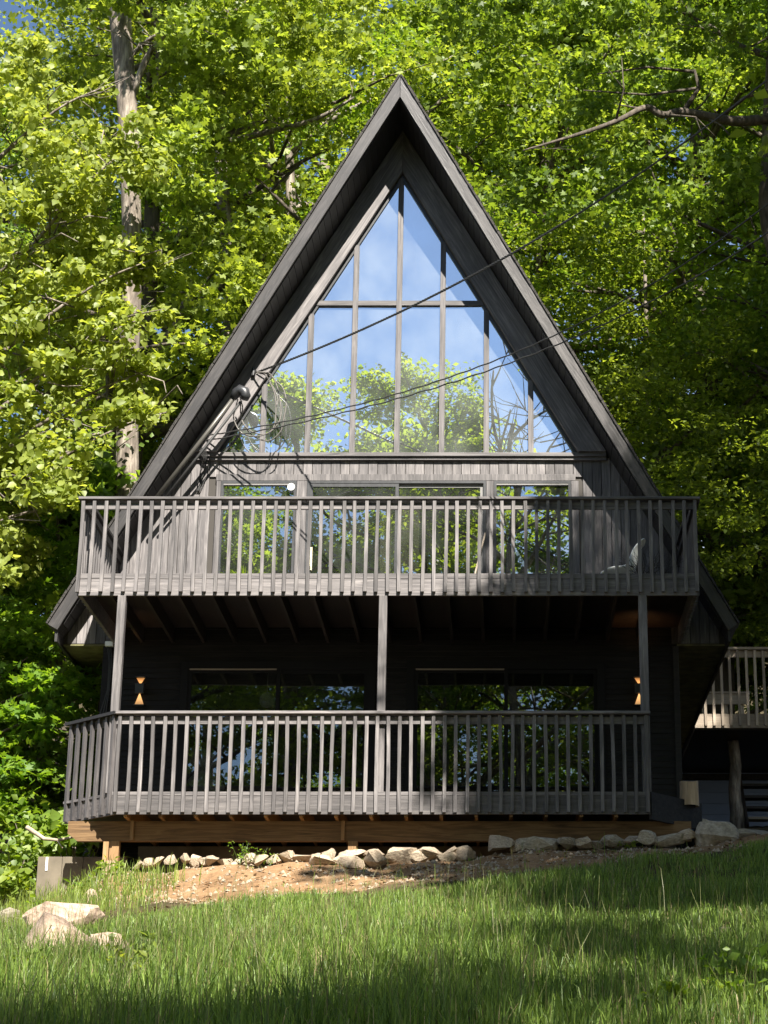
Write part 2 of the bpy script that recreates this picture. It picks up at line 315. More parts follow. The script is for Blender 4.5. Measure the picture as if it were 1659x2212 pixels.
def make_ground():
    xs = np.unique(np.concatenate([np.linspace(-90, -12, 14), np.linspace(-12, 12, 161), np.linspace(12, 90, 14)]))
    ys = np.unique(np.concatenate([np.linspace(-120, 6, 22), np.linspace(6, 30, 181), np.linspace(30, 140, 34)]))
    X, Y = np.meshgrid(xs, ys); Z = gz(X, Y)
    near = (np.abs(X) < 12) & (Y > 19) & (Y < 25)
    Z = Z + near * (rng.random(Z.shape) - .5) * .03
    nx, ny = len(xs), len(ys); V = np.stack([X, Y, Z], -1).reshape(-1, 3)
    idx = np.arange(nx * ny).reshape(ny, nx)
    Fc = np.stack([idx[:-1, :-1], idx[:-1, 1:], idx[1:, 1:], idx[1:, :-1]], -1).reshape(-1, 4)
    m = bpy.data.meshes.new('ground'); m.from_pydata(V.tolist(), [], Fc.tolist()); m.shade_smooth()
    mt, t, o = mat('sandy soil and leaf litter'); tcn = N(t, 'ShaderNodeTexCoord')
    n = N(t, 'ShaderNodeTexNoise'); n.inputs['Scale'].default_value = 2.2; n.inputs['Detail'].default_value = 9; n.inputs['Roughness'].default_value = .7; wire(t, tcn.outputs['Object'], n.inputs['Vector'])
    r1 = ramp(t, [(.3, (.11, .065, .035)), (.5, (.235, .145, .078)), (.7, (.34, .225, .13))], n.outputs[0])
    r2 = ramp(t, [(.3, (.03, .03, .012)), (.55, (.07, .055, .03)), (.75, (.13, .09, .05))], n.outputs[0])
    sx = N(t, 'ShaderNodeSeparateXYZ'); wire(t, tcn.outputs['Object'], sx.inputs[0])
    # bare soil only on the bank in front of the porch
    n3 = N(t, 'ShaderNodeTexNoise'); n3.inputs['Scale'].default_value = 1.3; wire(t, tcn.outputs['Object'], n3.inputs['Vector'])
    aa = N(t, 'ShaderNodeMath', operation='MULTIPLY_ADD'); aa.inputs[1].default_value = 1.2; wire(t, n3.outputs[0], aa.inputs[0]); wire(t, sx.outputs[1], aa.inputs[2])
    lo = N(t, 'ShaderNodeMapRange'); lo.inputs[1].default_value = 20.9; lo.inputs[2].default_value = 21.5; wire(t, aa.outputs[0], lo.inputs[0])
    hi = N(t, 'ShaderNodeMapRange'); hi.inputs[1].default_value = 24.8; hi.inputs[2].default_value = 24.2; wire(t, aa.outputs[0], hi.inputs[0])
    xl = N(t, 'ShaderNodeMapRange'); xl.inputs[1].default_value = -6.2; xl.inputs[2].default_value = -5.2; wire(t, sx.outputs[0], xl.inputs[0])
    k = N(t, 'ShaderNodeMath', operation='MULTIPLY'); wire(t, lo.outputs[0], k.inputs[0]); wire(t, hi.outputs[0], k.inputs[1])
    k2 = N(t, 'ShaderNodeMath', operation='MULTIPLY'); wire(t, k.outputs[0], k2.inputs[0]); wire(t, xl.outputs[0], k2.inputs[1])
    mm = N(t, 'ShaderNodeMixRGB'); wire(t, k2.outputs[0], mm.inputs[0]); wire(t, r2.outputs[0], mm.inputs[1]); wire(t, r1.outputs[0], mm.inputs[2])
    bs = N(t, 'ShaderNodeBsdfPrincipled'); bs.inputs['Roughness'].default_value = .95; bs.inputs['Specular IOR Level'].default_value = .1; wire(t, mm.outputs[0], bs.inputs['Base Color'])
    nb = N(t, 'ShaderNodeTexNoise'); nb.inputs['Scale'].default_value = 16; nb.inputs['Detail'].default_value = 8; wire(t, tcn.outputs['Object'], nb.inputs['Vector'])
    bp = N(t, 'ShaderNodeBump'); bp.inputs['Strength'].default_value = .9; bp.inputs['Distance'].default_value = .05; wire(t, nb.outputs[0], bp.inputs['Height']); wire(t, bp.outputs[0], bs.inputs['Normal'])
    wire(t, bs.outputs[0], o.inputs[0]); m.materials.append(mt)
    ob = bpy.data.objects.new('ground', m); link(ob); tag(ob, kind='structure')
make_ground()

# ------------------------------------------------------------------ the A-frame house
X0 = -1.43; YU = 22.96; YW = 25.33; YB = 36.0
ZA = P(868, 165, YW - 1.02).z; K = .5774; ZT = 6.88
def ov(z): return .42 + .078 * (z - 6.9)
FW = .175                                   # horizontal width of the rake board
house = empty('a_frame_house', (X0, YW, 3.2), label='black stained A-frame house with a tall glazed gable above two front decks', cat='house')
INV = Matrix.Translation((-X0, -YW, -3.2))
HP = house
def hb(mb, name, mt, parent=None, **k):     # build in world coordinates under the house
    o = mb.build(name, mt, parent or HP, **k)
    if parent is None: o.matrix_parent_inverse = INV
    return o
def xo(z, s, off=0): return X0 + s * (K * (ZA - z) - off)
nrm = Vector((.866, 0, .5))
for s in (-1, 1):
    # roof slab
    mb = MB(); zt2 = ZT - .075
    zi = ZA - FW / K
    def pt(z, off, y): return (xo(z, s, off), y, z)
    tipi = (xo(ZT, s) - s * .13, zt2)
    f = [(X0, YW - ov(ZA) + .02, ZA), (xo(ZT, s), YW - ov(ZT) + .02, ZT), (tipi[0], YW - ov(ZT) + .02, tipi[1]), (X0, YW - ov(zi) + .02, zi)]
    b = [(x, YB, z) for x, y, z in f]
    mb.quadbox([f[3], f[2], b[2], b[3], f[0], f[1], b[1], b[0]] if s > 0 else [f[2], f[3], b[3], b[2], f[1], f[0], b[0], b[1]])
    roof = hb(mb, 'roof', M['shingle'])
    # shingle edge, a ragged thin strip on top
    mb = MB(); n = 90
    for i in range(n):
        za = ZA - (ZA - ZT) * i / n + .0; zb = ZA - (ZA - ZT) * (i + 1) / n + .004
        if i == 0 : za = ZA
        th = .022 + random.random() * .012; y0 = -.03 - random.random() * .012
        a = Vector((xo(za, s), YW - ov(za) + y0, za)); c = Vector((xo(zb, s), YW - ov(zb) + y0, zb)); nn = Vector((s * .866, 0, .5)) * th
        e = Vector((0, .3, 0)); o1 = Vector((s * .866, 0, .5)) * .003
        a = a + o1; c = c + o1
        mb.quadbox([a, c, c + e, a + e, a + nn, c + nn, c + nn + e, a + nn + e])
    hb(mb, 'shingle_edge', M['shingle'], roof)
    bpy.context.view_layer.update()
    # rake board
    mb = MB()
    fr = [(X0 + s * .0005, YW - ov(ZA) - .015, ZA), (xo(ZT, s), YW - ov(ZT) - .015, ZT), (tipi[0], YW - ov(ZT) - .015, tipi[1]), (X0 + s * .0005, YW - ov(zi) - .015, zi - .02)]
    bk = [(x, y + .034, z) for x, y, z in fr]
    mb.quadbox([fr[3], fr[2], bk[2], bk[3], fr[0], fr[1], bk[1], bk[0]])
    hb(mb, 'rake_board', M['rake_l' if s < 0 else 'rake_r'], bevel=.004)
    # soffit boards running in depth
    mb = MB(); st = .135; L = (ZA - FW / K - .1 - ZT) / st
    z = ZT + .02
    while z < zi - .03:
        z1 = min(z + st - .008, zi - .02)
        o0 = FW + .004
        A = (xo(z, s, o0), YW - ov(z) + .03, z); B = (xo(z1, s, o0), YW - ov(z1) + .03, z1)
        d = (-s * .012, 0, -.007)
        A2 = tuple(np.add(A, d)); B2 = tuple(np.add(B, d))
        C = (A[0], YW + .02, A[2]); D = (B[0], YW + .02, B[2]); C2 = tuple(np.add(C, d)); D2 = tuple(np.add(D, d))
        mb.quadbox([A, B, D, C, A2, B2, D2, C2]); z += st
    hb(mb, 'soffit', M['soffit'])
    # heavy rafter framing the glazing: front face 14 cm before the wall
    mb = MB(); zs = 9.40; bo = FW + .03; wi = .385
    zo = ZA - bo / K; zi2 = ZA - (bo + wi) / K
    fr = [(X0 + s * .0004, zo), (xo(zs, s, bo), zs), (xo(zs, s, bo + wi), zs), (X0 + s * .0004, zi2)]
    mb.prism([(x, YW - .14, z) for x, z in (fr if s < 0 else fr[::-1])][::-1], (0, .14, 0))
    hb(mb, 'rafter', M['rafter_l' if s < 0 else 'rafter_r'], bevel=.004)
    mb = MB()                                # inner trim beside the glass
    fr = [(X0 + s * .0004, zi2 - .002), (xo(zs, s, bo + wi + .003), zs), (xo(zs, s, bo + wi + .055), zs), (X0 + s * .0004, ZA - (bo + wi + .055) / K)]
    mb.prism([(x, YW - .06, z) for x, z in (fr if s < 0 else fr[::-1])][::-1], (0, .06, 0))
    hb(mb, 'glazing_trim', M['frame'])
    # horizontal eave soffit, eave board
    xe = xo(ZT, s) - s * .13; xw = -5.24 if s < 0 else 2.31
    mb = MB(); mb.box(min(xe, xw), max(xe, xw), YW - .02, YB, 6.70, 6.72); hb(mb, 'eave_soffit', M['mossy'])
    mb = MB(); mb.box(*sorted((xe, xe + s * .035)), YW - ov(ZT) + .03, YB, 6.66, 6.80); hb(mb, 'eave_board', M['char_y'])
# gable siding: vertical boards, openings left out
OX0, OX1, OZ0, OZ1 = P(468, 1035, YW).x, P(1243, 1035, YW).x, 6.99, P(860, 1031, YW).z
mb = MB(); x = X0 - 4.46; BW = .127
ZS0 = 6.73; ZS1 = 9.36
def rl(xx): return ZA - (abs(xx - X0) + FW + .012) / K
while x < X0 + 4.46:
    a, b2 = x + .0045, x + BW - .0045
    ta, tb = min(ZS1, rl(a)), min(ZS1, rl(b2))
    if min(ta, tb) > ZS0 + .02:
        rngs = [(7.0 if (a > -5.1 and b2 < 2.32) else ZS0, None)]
        if b2 > OX0 and a < OX1: rngs = [(OZ1, None)]
        for z0, _ in rngs:
            dz = random.uniform(-.002, .003)
            mb.quadbox([(a, YW - .022 - dz, z0), (b2, YW - .022 - dz, z0), (b2, YW, z0), (a, YW, z0), (a, YW - .022 - dz, ta), (b2, YW - .022 - dz, tb), (b2, YW, tb), (a, YW, ta)])
    x += BW
hb(mb, 'gable_siding', M['siding'])
mb = MB()
for (a, b2, z0, z1) in ((X0 - 4.4, OX0, ZS0, 9.34), (OX1, X0 + 4.4, ZS0, 9.34), (OX0, OX1, OZ1, 9.34)):
    pl = []
    za, zb = min(z1, rl(a) + .02), min(z1, rl(b2) + .02)
    zk = X0 - K * (ZA - 9.34) + FW if a < X0 - 2 else None
    poly = [(a, z0), (b2, z0), (b2, max(z0 + .01, zb))]
    if a < OX0 - .1 and zk: poly.append((max(zk, a + .01), 9.34))
    if b2 > OX1 + .1: poly.append((X0 + K * (ZA - 9.34) - FW, 9.34))
    poly.append((a, max(z0 + .01, za)))
    mb.prism([(x, YW + .002, z) for x, z in poly][::-1][::-1], (0, .08, 0))
hb(mb, 'wall', M['interior'])
# sill beam
sw = K * (ZA - 9.40) - FW - .03
mb = MB(); mb.box(X0 - sw, X0 + sw, YW - .10, YW + .02, 9.345, 9.40)
mb.box(X0 - sw - .0, X0 + sw, YW - .07, YW + .02, 9.30, 9.345); hb(mb, 'gable_sill', M['char_h'], bevel=.003)
# gable window
gw = MB(); th = .075; bo = FW + .03 + .385 + .055
gxs = [P(u, 970, YW).x for u in (566, 660, 761, 857, 954, 1053, 1152)]
gc = gxs[3]; gxs = [gc + .612 * i for i in range(-3, 4)]
zbar = P(860, 659, YW).z
for i, gx in enumerate(gxs):
    zt = min(ZA - (abs(gx - X0) + bo - .03) / K, 99)
    gw.box(gx - th / 2, gx + th / 2, YW - .075, YW + .01, 9.40, zt)
gwin = hb(gw, 'gable_window', M['mullion'], bevel=.003)
gw = MB(); hwb = K * (ZA - zbar) - bo + .05
segs = [X0 - hwb] + [g for g in gxs if abs(g - X0) < hwb - .05] + [X0 + hwb]
for a, b2 in zip(segs[:-1], segs[1:]):
    gw.box(a + (.038 if a in gxs else 0), b2 - (.038 if b2 in gxs else 0), YW - .072, YW + .01, zbar - .035, zbar + .035)
hb(gw, 'transom_bar', M['mullion_h'], gwin)
# panes, each tilted by a hair so the reflections break at the bars
def zslant(x): return ZA - (abs(x - X0) + bo - .02) / K
edges = [X0 - (K * (ZA - 9.40) - bo + .02)] + gxs + [X0 + (K * (ZA - 9.40) - bo + .02)]
pr_ = random.Random(5)
for a, b2 in zip(edges[:-1], edges[1:]):
    cuts = [(9.40, zbar), (zbar, 99)] if min(zslant(a), zslant(b2)) > 0 and max(zslant(a), zslant(b2)) > zbar else [(9.40, 99)]
    for z0, z1 in cuts:
        xs_ = sorted(set([a, b2] + ([X0] if a < X0 < b2 else [])))
        def inv(z): return K * (ZA - z) - bo + .02
        pts = []
        lo, hi = max(a, X0 - inv(z0)), min(b2, X0 + inv(z0))
        if hi - lo < .02: continue
        top = []
        for q in np.linspace(lo, hi, 25):
            top.append((q, min(z1, zslant(q))))
        poly = [(lo, z0), (hi, z0)] + [t for t in reversed(top) if t[1] > z0 + .005]
        tx, tz = pr_.uniform(-.011, .011), pr_.uniform(-.007, .007)
        cxm, czm = (lo + hi) / 2, (z0 + min(z1, 13)) / 2
        mb = MB(); mb.prism([(x, YW - .03 + tx * (x - cxm) + tz * (z - czm), z) for x, z in poly], (0, .004, 0))
        hb(mb, 'pane', M['glass'], gwin)
# upper storey windows and sliding door
ZD = 7.02
def unit(name, u0, u1, ztop, kind, parent=None):
    xa, xb = P(u0, 1060, YW).x, P(u1, 1060, YW).x
    fr = MB(); t = .035; y0, y1 = YW - .05, YW + .03
    fr.box(xa, xa + t, y0, y1, ZD, ztop); fr.box(xb - t, xb, y0, y1, ZD, ztop); fr.box(xa + t, xb - t, y0, y1, ztop - t, ztop); fr.box(xa + t, xb - t, y0, y1, ZD, ZD + .05)
    o = hb(fr, name, M['frame'])
    if kind == 'window':
        mb = MB(); mb.box(xa + t, xb - t, YW - .012, YW - .006, ZD + .05, ztop - t); hb(mb, 'pane', M['glass_low'], o)
        mb = MB(); mb.box(xa + t, xb - t, YW - .045, YW - .02, ztop - t - .025, ztop - t - .002); hb(mb, 'top_rail', M['track'], o)
    else:
        xm = (xa + xb) / 2
        for (a, b2, yy) in ((xa + t, xm + .03, -.03), (xm - .03, xb - t, .005)):
            s2 = MB(); s_ = .045
            s2.box(a, a + s_, YW + yy - .014, YW + yy + .014, ZD + .05, ztop - t); s2.box(b2 - s_, b2, YW + yy - .014, YW + yy + .014, ZD + .05, ztop - t)
            s2.box(a + s_, b2 - s_, YW + yy - .014, YW + yy + .014, ztop - t - .05, ztop - t); s2.box(a + s_, b2 - s_, YW + yy - .014, YW + yy + .014, ZD + .05, ZD + .13)
            hb(s2, 'sash', M['track'] if yy > 0 else M['frame'], o)
            mb = MB(); mb.box(a + s_, b2 - s_, YW + yy - .003, YW + yy + .003, ZD + .13, ztop - t - .05); hb(mb, 'pane', M['glass_low'], o)
    return o
zt_u = P(860, 1041, YW).z
unit('window', 478, 641, zt_u, 'window'); unit('window', 1067, 1233, zt_u, 'window')
sd = unit('sliding_door', 664, 1050, zt_u, 'door')
mb = MB(); hx = P(671, 1200, YW).x; hz = P(671, 1207, YW - .05).z
mb.tube([(hx, YW - .05, hz + .13), (hx, YW - .11, hz + .12), (hx + .01, YW - .12, hz), (hx, YW - .11, hz - .12), (hx, YW - .05, hz - .13)], .014)
mb.box(hx - .025, hx + .025, YW - .062, YW - .046, hz - .16, hz + .16); hb(mb, 'handle', M['ivory'], sd, smooth=False)
# casing round the whole opening
mb = MB(); zc = OZ1 - .002
mb.box(OX0, OX1, YW - .05, YW + .0, zt_u + .001, zc + .03)
for ua, ub in ((468, 477.5), (641.5, 663.5), (1050.5, 1066.5), (1233.5, 1250)):
    xa, xb = P(ua, 1060, YW).x, P(ub, 1060, YW).x; mb.box(xa, xb, YW - .048, YW, ZD, zt_u)
hb(mb, 'door_casing', M['char_v'], bevel=.003)
# rooms behind the glass
mb = MB()
mb.box(X0 - 4.3, X0 + 4.3, YW + .1, YB - .1, 6.86, 6.98)           # upper floor
mb.box(-5.2, 2.27, YW + .1, YB - .1, 4.15, 4.28)                    # lower floor
mb.prism([(X0 - 4.3, YB - .1, 6.7), (X0 + 4.3, YB - .1, 6.7), (X0, YB - .1, ZA - .4)], (0, .1, 0))
mb.box(-5.24, 2.31, YB - .1, YB, 3.2, 6.7); hb(mb, 'interior', M['interior'])
mb = MB(); mb.box(P(820, 1150, YW).x, P(905, 1150, YW).x, YW + .12, YW + .16, ZD, zt_u); hb(mb, 'curtain', M['curtain'])

# lower storey: lap siding with two sliding doors
XL, XR = -5.24, 2.31
LD = [(P(400, 1600, YW).x, P(792, 1600, YW).x), (P(893, 1600, YW).x, P(1292, 1600, YW).x)]
ZD2 = 4.32; ZH2 = P(600, 1447, YW).z
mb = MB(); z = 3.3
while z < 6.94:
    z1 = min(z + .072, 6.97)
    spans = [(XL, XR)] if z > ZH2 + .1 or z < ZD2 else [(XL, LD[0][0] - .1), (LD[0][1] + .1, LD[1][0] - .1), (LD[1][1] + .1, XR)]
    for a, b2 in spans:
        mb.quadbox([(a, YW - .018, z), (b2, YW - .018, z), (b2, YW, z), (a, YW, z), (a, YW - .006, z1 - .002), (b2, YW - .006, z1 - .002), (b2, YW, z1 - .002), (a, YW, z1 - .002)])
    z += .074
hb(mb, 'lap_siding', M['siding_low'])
mb = MB()
for a, b2, z0, z1 in ((XL, LD[0][0] - .1, 3.2, 6.69), (LD[0][1] + .1, LD[1][0] - .1, 3.2, 6.69), (LD[1][1] + .1, XR, 3.2, 6.69), (LD[0][0] - .1, LD[0][1] + .1, ZH2 + .1, 6.69), (LD[1][0] - .1, LD[1][1] + .1, ZH2 + .1, 6.69), (LD[0][0] - .1, LD[0][1] + .1, 3.2, ZD2), (LD[1][0] - .1, LD[1][1] + .1, 3.2, ZD2)):
    mb.box(a, b2, YW + .002, YW + .1, z0, z1)
mb.box(XL, XL + .1, YW + .1, YB - .1, 3.2, 6.69); mb.box(XR - .1, XR, YW + .1, YB - .1, 3.2, 6.69)
hb(mb, 'lower_wall', M['interior'])
mb = MB(); mb.box(XL - .03, XL + .06, YW - .04, YW - .02, 3.2, 6.69); hb(mb, 'corner_board', M['siding_low'])
mb = MB(); mb.box(XR - .06, XR + .02, YW - .04, YW - .02, 3.2, 6.69); hb(mb, 'corner_board', M['siding_low'])
for (xa, xb) in LD:
    t = .05; fr = MB(); y0, y1 = YW - .04, YW + .03
    fr.box(xa - .1, xa, y0 - .01, y1, ZD2, ZH2 + .1); fr.box(xb, xb + .1, y0 - .01, y1, ZD2, ZH2 + .1); fr.box(xa, xb, y0 - .01, y1, ZH2, ZH2 + .1)
    fr.box(xa, xb, y0, y1, ZD2, ZD2 + .05)
    o = hb(fr, 'sliding_door', M['frame_dark'])
    xm = (xa + xb) / 2
    for (a, b2, yy) in ((xa, xm + .03, -.022), (xm - .03, xb, .008)):
        s2 = MB(); s_ = .05
        s2.box(a, a + s_, YW + yy - .013, YW + yy + .013, ZD2 + .05, ZH2 - .001); s2.box(b2 - s_, b2, YW + yy - .013, YW + yy + .013, ZD2 + .05, ZH2 - .001)
        s2.box(a + s_, b2 - s_, YW + yy - .013, YW + yy + .013, ZH2 - .05, ZH2 - .001); s2.box(a + s_, b2 - s_, YW + yy - .013, YW + yy + .013, ZD2 + .05, ZD2 + .13)
        hb(s2, 'sash', M['frame_dark'], o)
        mb = MB(); mb.box(a + s_, b2 - s_, YW + yy - .003, YW + yy + .003, ZD2 + .13, ZH2 - .05); hb(mb, 'pane', M['glass_dark'], o)
    mb = MB(); mb.box(xa + .02, xm - .02, YW - .06, YW - .045, ZH2 - .015, ZH2 + .003); hb(mb, 'door_track', M['oldwood_h'], o)

# ------------------------------------------------------------------ upper deck
UX0, UX1 = P(160, 1283, YU).x, P(1514, 1283, YU).x
ZF, ZB, ZC = 6.985, 6.72, 7.97
mb = MB()                                     # floor boards running across
y = YU + .05
while y < YW - .02:
    mb.box(UX0 + .04, UX1 - .04, y, min(y + .135, YW - .03), ZF - .035, ZF); y += .14
ud = hb(mb, 'upper_deck', M['char_h'])
def cb(mb, name, mt, parent, **k): return mb.build(name, mt, parent, **k)
mb = MB(); mb.box(UX0 + .04, UX1 - .04, YU + .045, YU + .083, ZB, ZF - .06); mb.box(UX0 + .04, UX0 + .078, YU + .09, YW - .05, ZB, ZF - .037); mb.box(UX1 - .078, UX1 - .04, YU + .09, YW - .05, ZB, ZF - .037)
cb(mb, 'rim_board', M['char_h'], ud)
mb = MB(); mb.box(UX0 + .03, UX1 - .03, YU + .040, YU + .083, ZF - .058, ZF + .012); cb(mb, 'nosing', M['char_h'], ud, bevel=.004)
xj = UX0 + .42
while xj < UX1 - .2:
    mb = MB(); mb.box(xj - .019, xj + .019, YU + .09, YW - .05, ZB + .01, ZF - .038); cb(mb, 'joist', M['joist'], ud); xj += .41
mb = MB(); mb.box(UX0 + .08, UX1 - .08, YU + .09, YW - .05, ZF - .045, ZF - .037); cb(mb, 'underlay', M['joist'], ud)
mb = MB(); mb.box(UX0 - .03, UX1 + .03, YU - .02, YU + .12, ZC - .038, ZC)
cb(mb, 'handrail', M['char_h'], ud, bevel=.006)
mb = MB(); mb.box(UX0 + .04, UX1 - .04, YU + .045, YU + .08, ZC - .145, ZC - .06); cb(mb, 'railing_board', M['char_h'], ud)
for s, xx in ((-1, UX0), (1, UX1)):
    mb = MB(); mb.box(xx - .03 if s < 0 else xx - .11, xx + .11 if s < 0 else xx + .03, YU + .122, YW - .03, ZC - .038, ZC); cb(mb, 'handrail', M['char_y'], ud)
    mb = MB(); a = xx + .045 if s < 0 else xx - .08; mb.box(a, a + .035, YU + .09, YW - .03, ZC - .145, ZC - .06); cb(mb, 'railing_board', M['char_y'], ud)
def warped(h, seed):
    r_ = random.Random(seed); mb = MB(); n = 6; hw = .0205; ax, ay = r_.uniform(-.006, .006), r_.uniform(-.004, .004); ph = r_.uniform(.7, 1.4)
    rings = []
    for k in range(n + 1):
        t = k / n; dx = ax * math.sin(math.pi * t * ph) + r_.uniform(-.0008, .0008); dy = ay * math.sin(math.pi * t); w_ = hw * r_.uniform(.95, 1.04)
        zz = h * t
        ring = [(dx - w_, dy, zz), (dx + w_, dy, zz), (dx + w_, dy + .04, zz), (dx - w_, dy + .04, zz)]; rings.append(len(mb.v)); mb.v += ring
    for a, b in zip(rings[:-1], rings[1:]):
        for j in range(4): mb.f.append((a + j, a + (j + 1) % 4, b + (j + 1) % 4, b + j))
    mb.f.append((3, 2, 1, 0)); e = rings[-1]; mb.f.append((e, e + 1, e + 2, e + 3))
    return mb.mesh('baluster', M['char_v'])
def baluster(x, y, z, parent, me, rz=0):
    o = bpy.data.objects.new('baluster', random.choice(me)); link(o, parent); o.location = (x + random.uniform(-.005, .005), y + random.uniform(-.001, .0), z + random.uniform(-.004, .006)); o.rotation_euler = (0, random.uniform(-.006, .006), rz)
    return o
BU = [warped(ZC - .045 - ZB - .035, k) for k in range(8)]
for i in range(55):
    baluster(UX0 + .035 + (UX1 - UX0 - .07) * i / 54, YU, ZB + .035, ud, BU)
mb = MB()
for s, xx in ((-1, UX0), (1, UX1)):
    for i in range(16):
        yy = YU + .16 + .14 * i; a = xx if s < 0 else xx - .041
        mb.box(a, a + .04, yy, yy + .04, ZB + .03, ZC - .04)
cb(mb, 'side_balusters', M['char_v'], ud, kind='stuff')

# ------------------------------------------------------------------ lower deck
YL = YU - .05; LX0, LX1 = P(238, 1757, YL).x, P(1406, 1757, YL).x
LB, LF, LC = 4.035, 4.30, 5.265
CX, CY = P(146, 1600, YL + .62).x, YL + .62        # end of the chamfered corner
RX, RY = LX1 + .66, YL + .80
mb = MB()
mb.prism([(LX0, YL + .05, LF - .03), (LX1, YL + .05, LF - .03), (RX, RY, LF - .03), (RX, YW - .03, LF - .03), (CX, YW - .03, LF - .03), (CX, CY, LF - .03)], (0, 0, .03))
ld = hb(mb, 'lower_deck', M['char_h'])
mb = MB(); mb.box(LX0 + .0, LX1 - .0, YL + .042, YL + .08, LB + .012, LF - .031); cb(mb, 'rim_board', M['char_h'], ld)
mb = MB(); mb.box(LX0, LX1, YL + .038, YL + .08, LF - .030, LF + .012); cb(mb, 'nosing', M['char_h'], ld)
cdir = Vector((CX - LX0, CY - YL, 0)).normalized(); cn = Vector((cdir.y, -cdir.x, 0));  cn = cn if cn.y < 0 else -cn
A = Vector((LX0, YL, 0)); Bq = Vector((CX, CY, 0))
mb = MB(); mb.bar(A - cn * .055 + Vector((0, 0, (LB + LF) / 2)), Bq - cn * .055 + Vector((0, 0, (LB + LF) / 2)), .036, LF - LB - .01); cb(mb, 'rim_board', M['char_h'], ld)
Rr = Vector((LX1, YL + .05, 0)); Rq = Vector((RX, RY, 0))
mb = MB(); mb.bar(Rr + Vector((0, 0, (LB + LF) / 2 - .02)), Rq + Vector((0, 0, (LB + LF) / 2 - .02)), .04, LF - LB + .06); cb(mb, 'rim_board', M['siding_low'], ld)
mb = MB(); mb.box(LX0 - .01, LX1 + .02, YL - .03, YL + .11, LC - .038, LC); mb2 = mb
cb(mb, 'handrail', M['char_h'], ld, bevel=.006)
mb = MB(); ca = A - cn * -.03; mb.bar(A + cn * -.045 + Vector((-.012, 0, LC - .019)), Bq + cn * -.045 + cdir * .04 + Vector((0, 0, LC - .019)), .145, .038); cb(mb, 'handrail', M['char_y'], ld)
mb = MB(); mb.box(LX0, LX1 - .0, YL + .042, YL + .077, LC - .145, LC - .06); cb(mb, 'railing_board', M['char_h'], ld)
mb = MB(); mb.bar(A - cn * .055 + Vector((0, 0, LC - .10)), Bq - cn * .055 + Vector((0, 0, LC - .10)), .035, .09); cb(mb, 'railing_board', M['char_h'], ld)
BL = [warped(LC - .045 - LB - .03, 20 + k) for k in range(8)]
nL = 48
for i in range(nL):
    if i < 45: baluster(LX0 + .05 + (LX1 - LX0 - .08) * i / (nL - 1) * 1.0, YL, LB + .03, ld, BL)
mb = MB(); Lc = (Bq - A).length
for i in (45, 46, 47):
    xx = LX0 + .05 + (LX1 - LX0 - .08) * i / (nL - 1); mb.box(xx - .0205, xx + .0205, YL, YL + .04, LB + .03, LC - .045)
for i in range(7):
    c = A + cdir * (.06 + (Lc - .1) * i / 6) - cn * .02
    c0 = c + Vector((0, 0, LB + .02)); c1 = c + Vector((0, 0, LC - .04)); mb.bar(c0, c1, .04, .04, up=cdir)
cb(mb, 'corner_balusters', M['char_v'], ld, kind='stuff')
# deck posts from the lower floor to the upper rim
for u, v in ((264, 1283), (828, 1283), (1388, 1290)):
    xx = P(u, v, YU + .05).x
    mb = MB(); mb.box(xx - .05, xx + .05, YL + .085, YL + .185, LF + .0, ZB - .001); cb(mb, 'post', M['char_v'], ld, bevel=.005)
# treated beam, joists, blocking and legs beneath
yb = YL + .36
mb = MB(); xb0 = P(148, 1770, yb).x
mb.prism([(xb0, yb, LB - .015), (LX1 + .5, yb, LB - .015), (LX1 + .5, yb, LB - .25), (xb0 + .12, yb, LB - .25), (xb0, yb, LB - .16)], (0, .08, 0)); cb(mb, 'beam', M['newwood'], ld)
xj = LX0 + .16
while xj < LX1:
    mb = MB(); mb.box(xj - .019, xj + .019, YL + .085, YW - .05, LB - .012, LF - .034); cb(mb, 'joist', M['newwood_v'], ld); xj += .41
for u in (286, 741):
    xx = P(u, 1790, yb).x; mb = MB(); mb.box(xx - .02, xx + .02, yb - .035, yb - .002, LB - .24, LB - .013); cb(mb, 'blocking', M['newwood_v'], ld)
for u, zz in ((247, 3.2), (762, 3.3)):
    xx = P(u, 1830, yb).x; mb = MB(); mb.box(xx - .055, xx + .055, yb - .01, yb + .09, zz - .3, LB - .251); cb(mb, 'leg', M['newwood_v'], ld)
mb = MB(); mb.box(-4.6, 2.2, 25.0, 25.25, 2.9, 4.0); hb(mb, 'foundation', M['concrete'])
xx = P(236, 1880, yb - .2).x; mb = MB(); mb.box(xx - .07, xx + .09, yb - .32, yb - .16, 2.9, P(236, 1862, yb - .2).z); hb(mb, 'footing', M['log'])

